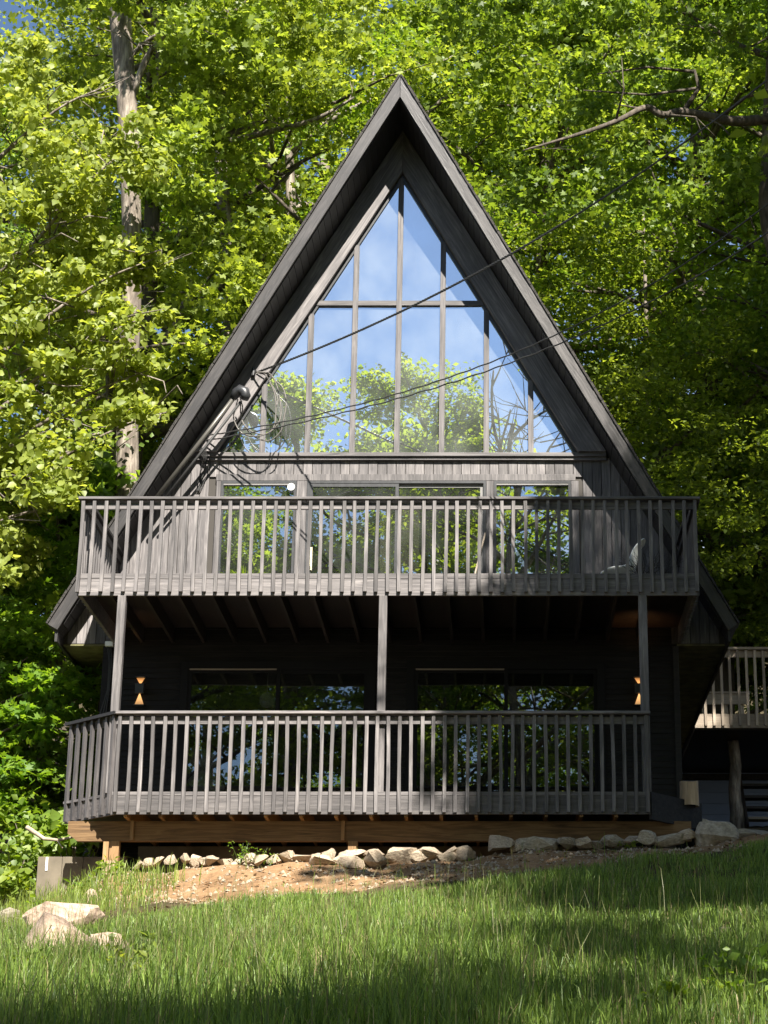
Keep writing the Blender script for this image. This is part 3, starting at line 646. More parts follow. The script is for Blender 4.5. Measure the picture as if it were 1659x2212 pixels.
# ------------------------------------------------------------------ wall lamps
def sconce(u, label):
    c = P(u, 1492, YW - .02); c.y = YW - .03
    root = empty('wall_lamp', c, label=label, cat='lamp', group='lit lamps on the lower wall')
    mb = MB()
    mb.box(-.055, .055, -.075, -.03, -.05, .08); mb.box(-.012, .012, -.03, .005, -.03, .05)
    mb.build('housing', M['frame'], root)
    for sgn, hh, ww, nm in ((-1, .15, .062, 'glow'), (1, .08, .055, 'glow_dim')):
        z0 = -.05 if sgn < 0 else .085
        mb = MB(); mb.prism([(-.006, -.02, z0), (-ww, -.02, z0 + sgn * hh), (ww, -.02, z0 + sgn * hh), (.006, -.02, z0)], (0, .012, 0)); mb.build('glow_plate', M[nm], root)  # lamp's light put in as emissive triangles, brightest next to the housing
        mb = MB(); mb.box(-ww - .01, ww + .01, -.07, .008, z0 + sgn * hh + (.0 if sgn > 0 else -.012), z0 + sgn * hh + (.012 if sgn > 0 else 0)); mb.build('rim', M['frame'], root)
    l = bpy.data.lights.new('lamp_light', 'SPOT'); l.energy = .5 if u < 800 else 1.8; l.color = (1, .52, .22); l.spot_size = R(110); l.spot_blend = 1; l.shadow_soft_size = .02
    lo = bpy.data.objects.new('lamp_light', l); link(lo); lo.parent = root; lo.location = (0, -.5, .3); lo.rotation_euler = (R(165), 0, 0)
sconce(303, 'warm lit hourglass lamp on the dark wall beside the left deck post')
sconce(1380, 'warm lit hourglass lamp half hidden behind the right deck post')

# ------------------------------------------------------------------ things on the decks
def things():
    # moulded white chair
    c = P(1345, 1240, 24.35); root = empty('lounge_chair', (c.x, 24.35, ZF), label='white moulded shell chair facing left on the upper deck', cat='chair')
    prof = [(-.33, .06), (-.36, .16), (-.33, .25), (-.22, .30), (-.05, .31), (.08, .34), (.16, .42), (.19, .56), (.22, .70), (.26, .80), (.31, .84)]
    mb = MB(); nw = 13; T = .022
    rows = []
    for k, (x, z) in enumerate(prof):
        wdt = .30 * (1 - .35 * (k / 10.) ** 3) * (.8 if k == 0 else 1)
        row = []
        for j in range(nw):
            t = -1 + 2 * j / (nw - 1); lift = .12 * abs(t) ** 3 * (1 if 2 < k < 9 else .3)
            row.append(Vector((x - (lift * .9 if k > 5 else 0), t * wdt, z + (lift if k <= 6 else -.25 * lift))))
        rows.append(row)
    for row in rows: mb.v += [tuple(p) for p in row]
    n0 = len(mb.v)
    for k in range(len(prof) - 1):
        for j in range(nw - 1):
            a = k * nw + j; mb.f.append((a, a + 1, a + nw + 1, a + nw))
    o = mb.build('shell', M['white'], root, smooth=True)
    so_ = o.modifiers.new('s', 'SOLIDIFY'); so_.thickness = T; ss = o.modifiers.new('ss', 'SUBSURF'); ss.levels = 1; ss.render_levels = 2
    for sx, sy in ((-.2, -.18), (-.2, .18), (.15, -.18), (.15, .18)):
        mb = MB(); mb.tube([(sx * .5, sy * .5, .30), (sx, sy, .0)], .012, 6); mb.build('leg', M['frame'], root)
    # dry twiggy shrub
    c = P(1405, 1240, 23.9); root = empty('dry_shrub', (c.x, 23.9, ZF), label='tangle of dry dark twigs in front of the white chair', cat='dead plant')
    mb = MB(); r = random.Random(3)
    for i in range(75):
        x = r.uniform(-.24, .24); y = r.uniform(-.15, .15); p = [Vector((x * .4, y * .4, .1))]; d = Vector((x * 1.2, y, r.uniform(.4, 1))).normalized()
        for k in range(7):
            d = (d + Vector((r.uniform(-.6, .6), r.uniform(-.5, .5), r.uniform(-.35, .35)))).normalized(); p.append(p[-1] + d * .085)
        mb.tube(p, [.006 - .0007 * k for k in range(8)], 4)
    mb.build('twigs', M['twig'], root)
    mb = MB(); mb.tube([(0, 0, 0), (0, 0, .12), (0, 0, .16)], [.12, .16, .165], 14); mb.build('pot', M['pot'], root)
    # green spiky plant
    c = P(527, 1236, 24.4); root = empty('potted_grass_plant', (c.x, 24.4, ZF - .0), label='bright green spiky grass plant behind the upper balusters', cat='plant')
    mb = MB(); r = random.Random(4)
    for i in range(120):
        a = r.uniform(0, 6.28); L = r.uniform(.15, .42); sp = r.uniform(.05, .8); w_ = .008; pz = Vector((math.cos(a) * .04, math.sin(a) * .04, .16))
        dr = Vector((math.cos(a) * sp, math.sin(a) * sp, 1)).normalized(); sd_ = Vector((-math.sin(a), math.cos(a), 0))
        q = pz + dr * L * .6; q2 = q + (dr + Vector((math.cos(a) * .6, math.sin(a) * .6, -.5))).normalized() * L * .5
        n = len(mb.v); mb.v += [tuple(pz - sd_ * w_), tuple(pz + sd_ * w_), tuple(q + sd_ * w_), tuple(q - sd_ * w_), tuple(q2)]; mb.f += [(n, n + 1, n + 2, n + 3), (n + 3, n + 2, n + 4)]
    mb.build('leaves', M['leaf_low'], root)
    mb = MB(); mb.tube([(0, 0, 0), (0, 0, .16)], [.09, .12], 14); mb.build('pot', M['pot'], root)
    # disc on the window
    c = P(629, 1052, YW - .06); mb = MB(); mb.tube([(0, -.012, 0), (0, .0, 0)], .05, 24)
    n = len(mb.v); mb.tube([(0, -.018, 0), (0, -.013, 0)], .018, 16)
    o = mb.build('window_ornament', M['white'], smooth=False); o.location = c; tag(o, 'small round white disc fixed to the upper left window', 'ornament')
    # leaning pole
    a = P(1026, 1240, 24.9); b = P(1048, 1152, 25.2); mb = MB(); mb.tube([(0, 0, 0), b - a], .013, 8); o = mb.build('wooden_pole', M['oldwood']); o.location = a
    tag(o, 'thin pale pole leaning beside the upper sliding door', 'pole')
    # cushions and lantern inside the lower left door
    c = P(440, 1660, YW + .5); root = empty('pale_cushions', (c.x, YW + .45, ZD2), label='pile of pale cushions behind the lower left glass door', cat='cushions')
    for i, (x, z, s, rt) in enumerate(((-.05, .22, .28, .3), (.16, .18, .27, -.4), (.05, .62, .22, .75), (-.02, .95, .2, .5))):
        mb = MB(); mb.box(-s, s, -.06, .06, -s * .7, s * .7); o = mb.build('cushion', M['cushion'], root); o.location = (x, 0, z); o.rotation_euler = (0, rt, 0); b_ = o.modifiers.new('b', 'BEVEL'); b_.width = .05; b_.segments = 3
    c = P(577, 1512, YW + .4); mb = MB(); mb.tube([(0, 0, -.10), (0, 0, -.085), (0, 0, -.04), (0, 0, .04), (0, 0, .085), (0, 0, .10)], [.03, .07, .1, .1, .07, .03], 18)
    mb.tube([(0, 0, .10), (0, 0, 6.6 - c.z)], .004, 5); o = mb.build('paper_lantern', M['lantern'], smooth=True); o.location = c; tag(o, 'round pale hanging lantern seen through the lower left door', 'lantern')
things()

# ------------------------------------------------------------------ conduit, cables
def sag(a, b, n, s, tw=0, ph=0, turns=0):
    a = Vector(a); b = Vector(b); out = []
    d = (b - a).normalized(); q = d.cross(Vector((0, 0, 1))).normalized(); r_ = q.cross(d)
    for i in range(n + 1):
        t = i / n; p = a.lerp(b, t) + Vector((0, 0, -4 * s * t * (1 - t)))
        if tw: p += (q * math.cos(turns * t * 6.283 + ph) + r_ * math.sin(turns * t * 6.283 + ph)) * tw
        out.append(p)
    return out
hd = P(514, 848, YW - .5); lowp = P(330, 1085, YW - .42)
root = empty('service_mast', hd, label='dark electrical conduit with rounded weatherhead under the left roof edge', cat='conduit')
def rel(pts, o): return [Vector(p) - Vector(o) for p in pts]
mb = MB(); mb.tube(rel([hd, P(440, 945, YW - .46), lowp], hd), .032, 10); mb.build('pipe', M['pipe'], root, smooth=True)
mb = MB(); mb.tube(rel([P(520, 868, YW - .45), P(350, 1085, YW - .38)], hd), .02, 8); mb.build('pipe', M['cable_dk'], root, smooth=True)
mb = MB(); mb.tube([(-.06, 0, -.09), (-.02, 0, 0), (.03, -.01, .03), (.09, -.02, .0), (.11, -.02, -.06), (.1, -.02, -.11)], [.045, .07, .08, .078, .07, .05], 12); mb.build('weatherhead', M['frame'], root, smooth=True)
wa = P(550, 806, YW - .2)
pole = Vector((9.5, 2.0, 14.5))
we = P(1659, 172, 15.5)
d1 = (we - wa); far1 = wa + d1 * 1.9; 
def wirething(name, label, lines, rad, mt):
    mb = MB()
    for l in lines: mb.tube(l, rad, 6)
    o = mb.build(name, mt); tag(o, label, 'cable', 'overhead service cables'); return o
def through(a, m, e, n=160, ext=1.0, tw=0, turns=0, ph=0):   # parabola through three points, continued past e
    a, m, e = Vector(a), Vector(m), Vector(e); T = (m - a).length / (e - a).length; out = []
    q = Vector((0, .6, .8))
    for i in range(n + 1):
        t = ext * i / n
        p = a * ((t - T) * (t - 1) / (T)) + m * (t * (t - 1) / (T * (T - 1))) + e * (t * (t - T) / (1 - T))
        if tw:
            k = tw * (1.0 if t < .5 else max(.25, 1 - (t - .5) * 2))
            p = p + Vector((.5 * math.cos(turns * t * 6.283 + ph), 0, math.sin(turns * t * 6.283 + ph))) * k
        out.append(p)
    return out
def ydepth(t, ya, ye): return ya + (ye - ya) * t
m1 = P(1062, 572, 21.3)
wirething('power_cable', 'thick twisted cable crossing the gable glass up to the right', [through(wa, m1, P(1659, 172, 17.0), tw=.011, turns=62, ph=k, ext=1.6, n=620) for k in (0, 2.1, 4.2)], .0075, M['cable_dk'])
wb = P(448, 941, YW - .2)
wirething('power_cable', 'thin cable ending lower left, upper of the two below the twisted one', [through(wb, P(870, 847, 23.2), P(1659, 440, 17.6), tw=.004, turns=26, ext=1.55, n=300)], .009, M['cable_dk'])
wirething('power_cable', 'lowest thin cable crossing the glazed gable towards the right', [through(P(444, 952, YW - .2), P(870, 858, 23.2), P(1659, 502, 17.6), tw=.006, turns=22, ph=1, ext=1.55, n=300)], .009, M['cable_dk'])
# drip loops
root = empty('cable_loops', P(520, 850, YW - .4), label='loops of slack grey cable hanging below the weatherhead', cat='cable')
o0 = P(520, 850, YW - .4)
loops = [[(516, 850), (524, 880), (521, 905), (540, 930), (575, 938), (600, 915), (607, 890), (602, 850), (592, 820), (570, 805), (552, 808)],
         [(514, 862), (508, 885), (505, 905), (522, 935), (560, 942), (590, 925), (596, 885), (593, 850), (578, 815)],
         [(520, 868), (522, 905), (545, 940), (580, 952), (606, 932), (614, 900), (618, 870), (612, 840), (595, 822), (580, 806), (553, 804)],
         [(560, 806), (575, 812), (592, 840), (600, 862), (598, 875)]]
for L in loops:
    pts = [P(u, v, YW - .38 + .04 * math.sin(i)) for i, (u, v) in enumerate(L)]
    sm = []
    for i in range(len(pts) - 1):
        p0, p1, p2, p3 = pts[max(i - 1, 0)], pts[i], pts[i + 1], pts[min(i + 2, len(pts) - 1)]
        for k in range(6):
            t = k / 6; sm.append(.5 * ((2 * p1) + (p2 - p0) * t + (2 * p0 - 5 * p1 + 4 * p2 - p3) * t * t + (3 * p1 - p0 - 3 * p2 + p3) * t ** 3))
    sm.append(pts[-1]); mb = MB(); mb.tube(rel(sm, o0), .0085, 6); mb.build('loop', M['cable'], root, smooth=True)
mb = MB(); mb.tube(rel([P(547, 795, YW - .15), P(547, 812, YW - .17)], o0), [.02, .03], 8); mb.tube(rel([P(545, 800, YW - .15), P(572, 806, YW - .2)], o0), .008, 6); mb.build('insulator', M['frame'], root)
# lower bundle at the left end of the sill
o0 = P(440, 950, YW - .2); root = empty('cable_bundle', o0, label='small bundle of wires tied off at the left end of the gable sill', cat='cable')
r = random.Random(9)
for i in range(5):
    u = 436 + i * 3; pts = [P(446, 945, YW - .15), P(u + r.uniform(-8, 8), 958, YW - .15), P(u - 4, 975, YW - .14), P(u + 4, 990, YW - .12), P(u + r.uniform(-6, 6), 1010 + i * 3, YW - .06), P(424 + i * 2, 1060, YW - .06)]
    mb = MB(); mb.tube(rel(pts, o0), .006, 5); mb.build('wire', M['cable_dk'], root)
# bundle by the lower left corner
o0 = P(236, 1400, YW - .1); root = empty('cable_drop', o0, label='cables and small junction box hanging at the left corner below the upper deck', cat='cable')
for k, (du, e) in enumerate(((0, 215), (4, 222), (9, 228))):
    mb = MB(); mb.tube(rel([P(230 + du, 1385, YW - .1), P(236 + du * .6, 1430, YW - .12), P(232 + du * .4, 1490, YW - .1), P(e, 1545, YW - .1)], o0), .007, 5); mb.build('wire', M['cable_dk'], root)
mb = MB(); mb.box(-.05, .05, -.05, .02, -.03, .03); o = mb.build('junction_box', M['white'], root); o.location = (0, 0, .05)

# ------------------------------------------------------------------ neighbouring deck on the right
YN = 31.5
def ndeck():
    zc = P(1640, 1398, YN).z; zf = P(1640, 1541, YN).z; zb = P(1640, 1571, YN).z
    x0 = P(1500, 1500, YN).x; x1 = x0 + 5.5
    root = empty('wooden_deck', (x0, YN, zb), label='weathered brown timber deck with slatted railing right of the house', cat='deck')
    def b(x0_, x1_, y0, y1, z0, z1, n, m): MB().box(x0_ - x0, x1_ - x0, y0 - YN, y1 - YN, z0 - zb, z1 - zb).build(n, M[m], root)
    b(x0, x1, YN + .04, YN + .08, zb, zf + .0, 'rim_board', 'oldwood_h'); b(x0, x1, YN + .08, YN + 4.3, zf - .04, zf - .001, 'floor', 'oldwood_h')
    b(x0, x1, YN + .1, YN + 4.3, zb - .02, zf - .045, 'framing', 'joist')
    b(x0, x1, YN - .02, YN + .13, zc - .04, zc, 'handrail', 'oldwood_h'); b(x0, x1, YN + .04, YN + .075, zc - .16, zc - .05, 'railing_board', 'oldwood_h')
    me = MB().box(-.021, .021, 0, .04, 0, zc - .05 - zb - .03).mesh('baluster', M['oldwood'])
    for i in range(22):
        o = bpy.data.objects.new('baluster', me); link(o, root); o.location = (.1 + .139 * i + P(1510, 1500, YN).x - x0, 0, .03)
    for xx in (x0 + 3.6,): b(xx, xx + .1, YN + .3, YN + .4, G(xx, YN), zb - .02, 'post', 'joist')
    # bench on the deck
    yb_ = YN + 1.6; a = P(1500, 1480, yb_).x; c = P(1619, 1480, yb_).x
    br = empty('wooden_bench', (a, yb_, zf), label='plain wooden bench behind the railing of the timber deck', cat='bench')
    zt = P(1560, 1495, yb_).z - zf; zt = max(zt, .45)
    MB().box(0, c - a, -.05, .35, zt - .035, zt).build('seat', M['oldwood_h'], br); MB().box(.03, c - a - .03, -.03, .0, zt - .22, zt - .036).build('apron', M['oldwood_h'], br)
    for lx in (.12, (c - a) * .5, c - a - .2):
        MB().box(lx, lx + .09, 0.01, .09, 0, zt - .037).build('leg', M['oldwood'], br)
ndeck()
def shed():
    y = 35.2; x0, x1 = P(1470, 1700, y).x, P(1900, 1700, y).x; z0 = 5.4; z1 = P(1640, 1571, YN).z - .16
    root = empty('shed', (x0, y, z0), label='blue grey clapboard outbuilding wall beneath the timber deck', cat='shed')
    mb = MB(); z = 0
    while z < z1 - z0:
        mb.quadbox([(0, -.02, z), (x1 - x0, -.02, z), (x1 - x0, 0, z), (0, 0, z), (0, -.006, z + .195), (x1 - x0, -.006, z + .195), (x1 - x0, 0, z + .195), (0, 0, z + .195)]); z += .2
    mb.box(0, x1 - x0, .001, 2.0, 0, z1 - z0); mb.build('wall', M['blue'], root)
    mb = MB(); mb.box(-.1, x1 - x0 + .1, -.15, 2.2, z1 - z0, z1 - z0 + .1); mb.build('roof', M['shingle'], root)
shed()
def stairs():
    a = P(1618, 1780, 32.2)
    root = empty('outdoor_stairs', (a.x, 32.2, G(a.x, 32.2)), label='dark open wooden steps under the timber deck at the right edge', cat='stairs')
    for k, v in enumerate((1764, 1739, 1713, 1685)):
        p = P(1618, v, 32.2 + .12 * k); z = p.z - root.location.z
        MB().box(0, 1.1, k * .22, k * .22 + .28, z - .04, z).build('tread', M['oldwood_h' if k < 1 else 'joist'], root)
    MB().bar((-.03, 0, 0), (-.03, 1.1, 1.35), .04, .25).build('stringer', M['joist'], root)
    p = P(1592, 1790, 32.4); mb = MB(); zz = G(p.x, 32.4) - .1; n = 9; zt = P(1640, 1571, YN).z - .03
    mb.tube([(.02 * math.sin(k * 1.3), .02 * math.cos(k), (zt - zz) * k / 8) for k in range(9)], [.17, .15, .12, .11, .105, .1, .1, .1, .1], 10)
    o = mb.build('rustic_post', M['bark'], smooth=True); o.location = (p.x, 32.4, zz); tag(o, 'rough bark covered post standing under the timber deck', 'post')
stairs()
def stump():
    c = P(1489, 1738, YL + .62); mb = MB(); r = random.Random(2); n = 22; H = .29; rows = 6
    for k in range(rows):
        for j in range(n):
            t = 6.283 * j / n; rr = .105 * (1 + .05 * math.sin(3 * t + 1) + .03 * math.sin(7 * t)) * (1.08 - .05 * k / rows if k else 1.1); mb.v.append((math.cos(t) * rr, math.sin(t) * rr, H * k / (rows - 1) + (.012 * math.cos(t * 2) if k == rows - 1 else 0)))
    for k in range(rows - 1):
        for j in range(n): mb.f.append((k * n + j, k * n + (j + 1) % n, (k + 1) * n + (j + 1) % n, (k + 1) * n + j))
    mb.f.append(tuple(range((rows - 1) * n, rows * n)))
    o = mb.build('log_stump', M['log']); o.location = (c.x, c.y, c.z - .02); tag(o, 'pale cut log standing on the right corner of the lower deck', 'log')
stump()
def retaining():
    y = 23.75; a, b = P(82, 1850, y), P(272, 1845, y)
    zt = a.z; z0 = 2.6
    root = empty('retaining_wall', (a.x, y, z0), label='brown stained concrete wall panel left below the lower deck', cat='wall')
    w_ = b.x - a.x; mb = MB(); seams = [0, .28 * w_, .52 * w_, w_]
    for p, q in zip(seams[:-1], seams[1:]): mb.box(p + .002, q - .002, 0, .14, 0, zt - z0 + random.uniform(-.004, .004))
    mb.build('panel', M['concrete'], root, bevel=.004)
    p = P(100, 1852, y); mb = MB(); mb.box(p.x - a.x, p.x - a.x + .025, -.01, -.001, zt - z0 - .17, zt - z0 - .01); mb.build('stain', M['white'], root)
retaining()
def stake():
    p = P(226, 1880, 23.0); mb = MB(); mb.box(-.03, .03, -.02, .02, -.2, .33); o = mb.build('wooden_stake', M['newwood_v']); o.location = (p.x, 23.0, p.z + .0); tag(o, 'short wooden stake beside the left leg of the lower deck', 'stake')
stake()

# ------------------------------------------------------------------ stones
def rock_mesh(seed, mt, n=16, flat=1.0):
    r = random.Random(seed); bm = bmesh.new()
    for i in range(n):
        v = Vector((r.gauss(0, 1), r.gauss(0, 1), r.gauss(0, 1))).normalized() * r.uniform(.85, 1.0); bm.verts.new((v.x, v.y, v.z))
    bmesh.ops.convex_hull(bm, input=bm.verts)
    for v in [v for v in bm.verts if not v.link_faces]: bm.verts.remove(v)
    bmesh.ops.subdivide_edges(bm, edges=bm.edges, cuts=2, use_grid_fill=True)
    for _ in range(1): bmesh.ops.smooth_vert(bm, verts=bm.verts, factor=.22, use_axis_x=True, use_axis_y=True, use_axis_z=True)
    from mathutils import noise as nz
    for v in bm.verts:
        q = nz.noise(v.co * 2.3 + Vector((seed, 0, 0))) * .10 + nz.noise(v.co * 6 + Vector((0, seed, 0))) * .035; v.co *= 1 + q * 1.5
    xs = [v.co for v in bm.verts]; mnx, mxx = min(c.x for c in xs), max(c.x for c in xs); mny, mxy = min(c.y for c in xs), max(c.y for c in xs); mnz, mxz = min(c.z for c in xs), max(c.z for c in xs)
    for v in bm.verts: v.co = Vector(((v.co.x - mnx) / (mxx - mnx) - .5, (v.co.y - mny) / (mxy - mny) - .5, (v.co.z - mnz) / (mxz - mnz)))
    m = bpy.data.meshes.new('stone'); bm.to_mesh(m); bm.free(); m.materials.append(M[mt]); m.shade_smooth(); m.set_sharp_from_angle(angle=R(24))
    return m
OR = ['first', 'second', 'third', 'fourth', 'fifth', 'sixth', 'seventh', 'eighth', 'ninth', 'tenth', 'eleventh', 'twelfth', 'thirteenth', 'fourteenth', 'fifteenth', 'sixteenth', 'seventeenth', 'eighteenth', 'nineteenth', 'twentieth', 'twenty-first', 'twenty-second', 'twenty-third', 'twenty-fourth', 'twenty-fifth', 'twenty-sixth', 'twenty-seventh', 'twenty-eighth', 'twenty-ninth', 'thirtieth', 'thirty-first', 'thirty-second', 'thirty-third', 'thirty-fourth', 'thirty-fifth', 'thirty-sixth', 'thirty-seventh', 'thirty-eighth', 'thirty-ninth', 'fortieth']
row = [(300, 1868, 22, 16), (322, 1864, 24, 18), (345, 1860, 22, 16), (368, 1858, 26, 20), (398, 1857, 22, 20), (419, 1859, 24, 24), (441, 1860, 24, 18), (461, 1859, 26, 18), (484, 1864, 30, 20), (512, 1862, 24, 18), (540, 1855, 30, 22), (566, 1858, 26, 20), (590, 1856, 30, 22), (618, 1851, 36, 24), (651, 1855, 48, 14), (684, 1853, 26, 20), (708, 1849, 36, 26), (733, 1851, 26, 22), (762, 1849, 52, 22), (806, 1842, 46, 16), (700, 1866, 54, 26), (756, 1864, 62, 26), (812, 1860, 50, 32),
       (866, 1849, 60, 34), (904, 1849, 46, 26), (932, 1846, 52, 26), (961, 1854, 44, 24), (974, 1840, 34, 22), (1004, 1845, 46, 30), (1079, 1823, 52, 36), (1115, 1827, 26, 24), (1163, 1825, 90, 38), (1226, 1820, 40, 24), (1260, 1818, 40, 26), (1287, 1823, 34, 18), (1322, 1815, 52, 26), (1359, 1812, 42, 28), (1398, 1808, 48, 32), (1450, 1814, 70, 30), (1480, 1804, 52, 30)]
row.sort(key=lambda t: t[0])
adj = ['rounded', 'angular', 'low', 'chunky', 'pale', 'blunt', 'pointed']
rmesh = {}
for i, (u, v, wpx, hpx) in enumerate(row):
    mt = 'rock' if u < 1100 or i % 3 == 0 else 'rock_grey'
    key = (i % 9, mt)
    if key not in rmesh: rmesh[key] = rock_mesh(i + 20, mt, 10 + i % 4)
    o = bpy.data.objects.new('stone', rmesh[key]); link(o)
    yy = 22.5 if v < 1858 or u < 560 else 22.28
    if u > 1040: yy = 22.45; hpx *= .86; wpx *= .92; v += 2
    c = P(u, v + hpx * .5, yy)
    wd = wpx / 173 * 1.06; ht = hpx / 160 * 1.02
    o.location = (c.x, yy + random.uniform(-.04, .04), c.z - ht * .1); o.scale = (wd, random.uniform(.8, 1.1) * min(wd, .3), ht); o.rotation_euler = (random.uniform(-.15, .15), random.uniform(-.2, .2), random.uniform(-.5, .5))
    lk = 'wide flat' if wpx > 1.9 * hpx else ('large' if wpx > 55 else adj[i % 7])
    tag(o, '%s stone, %s from the left in the edging row below the lower deck' % (lk, OR[i]), 'stone', 'edging stones along the bank')
def boulder(u, v, w_, h_, seed, mt, label, y=None, d=None, cat='boulder', sink=.25):
    p = hit(u, v) if y is None else P(u, v, y)
    sc_ = F / (p.y * CP + p.z * SP); wd = w_ / sc_; ht = h_ / sc_ * 1.08
    o = bpy.data.objects.new('boulder', rock_mesh(seed, mt, 18)); link(o); o.location = (p.x, p.y + (d or wd * .35) * .3, p.z - ht * sink); o.scale = (wd, d or wd * .7, ht * (1 + sink)); o.rotation_euler = (0, 0, (seed % 3 - 1) * .15 + (3.14159 if seed % 2 else 0))
    tag(o, label, cat); return o
boulder(1552, 1832, 100, 58, 61, 'rock_grey', 'largest grey boulder at the right end of the stone row', y=22.2, d=.55)
boulder(1630, 1824, 120, 38, 62, 'rock_grey', 'low dark ledge boulder at the right edge beside the lawn', y=23.4, d=.8)
boulder(1522, 1792, 44, 24, 63, 'rock_grey', 'grey rock tucked behind the big boulder below the blue wall', y=24.2, d=.4)
boulder(100, 2092, 190, 112, 64, 'rock_pink', 'biggest pinkish sunlit boulder at the lower left')
boulder(130, 2022, 175, 66, 65, 'rock_pink', 'pale sunlit boulder resting above the biggest pinkish one')
boulder(228, 2092, 110, 74, 66, 'rock_pink', 'broken sunlit boulder right of the biggest pinkish one')
boulder(20, 1996, 60, 34, 67, 'rock_grey', 'dark grey boulder at the left edge below the brown wall')
boulder(52, 1998, 50, 20, 68, 'rock_grey', 'low grey rock beside the dark boulder at the left edge')
boulder(198, 1958, 38, 36, 69, 'rock_pink', 'upright tan rock in the weeds before the brown wall')
boulder(315, 2045, 58, 22, 70, 'rock', 'tan rock half hidden in tall grass at the lower left')
boulder(1569, 2026, 66, 22, 71, 'rock', 'flat pinkish stone lying alone in the lawn at right', cat='stone')

# ------------------------------------------------------------------ leaves and trees
LT = {'diamond': (np.array([(0, 0, 0), (-.32, .5, .10), (0, 1, -.05), (.32, .5, .10)]), [(0, 3, 2), (0, 2, 1)]),
      'heart': (np.array([(0, 0, 0), (.36, .12, .07), (.40, .45, .10), (0, 1.0, -.12), (-.40, .45, .10), (-.36, .12, .07), (0, .4, 0)]), [(0, 1, 6), (1, 2, 6), (2, 3, 6), (3, 4, 6), (4, 5, 6), (5, 0, 6)]),
      'lobed': (np.array([(0, 0, 0), (.5, .12, .04), (.22, .36, 0), (.52, .68, .02), (.16, .66, 0), (0, 1.05, -.08), (-.16, .66, 0), (-.52, .68, .02), (-.22, .36, 0), (-.5, .12, .04), (0, .4, .03)]),
                [(0, 1, 2, 10), (2, 3, 4, 10), (4, 5, 6, 10), (6, 7, 8, 10), (8, 9, 0, 10)])}
def leaves_mesh(name, cen, size, kind, mt, up=.75, seed=0, sdev=.42, out=None):
    r = np.random.default_rng(seed); T, Fc = LT[kind]; n = len(cen); k = len(T)
    nr = r.normal(size=(n, 3)) * .55; nr[:, 2] += up
    if out is not None: nr += out
    nr /= np.linalg.norm(nr, axis=1)[:, None]
    d = r.normal(size=(n, 3)); d[:, 2] -= .35; d -= nr * (d * nr).sum(1)[:, None]; d /= np.linalg.norm(d, axis=1)[:, None]
    s = np.cross(d, nr); sz = size * (1 + sdev * (r.random(n) * 2 - 1))
    V = cen[:, None, :] + sz[:, None, None] * (T[None, :, 0:1] * s[:, None, :] + T[None, :, 1:2] * d[:, None, :] + T[None, :, 2:3] * nr[:, None, :])
    m = bpy.data.meshes.new(name); nf = len(Fc); fl = len(Fc[0])
    FA = (np.arange(n)[:, None, None] * k + np.array(Fc)[None]).reshape(-1)
    m.vertices.add(n * k); m.vertices.foreach_set('co', V.reshape(-1).astype(np.float32))
    m.loops.add(len(FA)); m.loops.foreach_set('vertex_index', FA.astype(np.int32))
    m.polygons.add(n * nf); m.polygons.foreach_set('loop_start', (np.arange(n * nf) * fl).astype(np.int32)); m.polygons.foreach_set('loop_total', np.full(n * nf, fl, np.int32))
    m.update(calc_edges=True)
    at = m.attributes.new('rnd', 'FLOAT', 'FACE'); at.data.foreach_set('value', np.repeat(r.random(n) ** 1.3, nf).astype(np.float32))
    m.materials.append(mt); return m
def clump_pts(r, c, rad, n, flat=.45):
    a = r.normal(size=(n, 3)); a /= np.linalg.norm(a, axis=1)[:, None]; a *= (r.random(n) ** .45)[:, None]
    return np.array(c)[None] + a * np.array([rad, rad, rad * flat])[None]
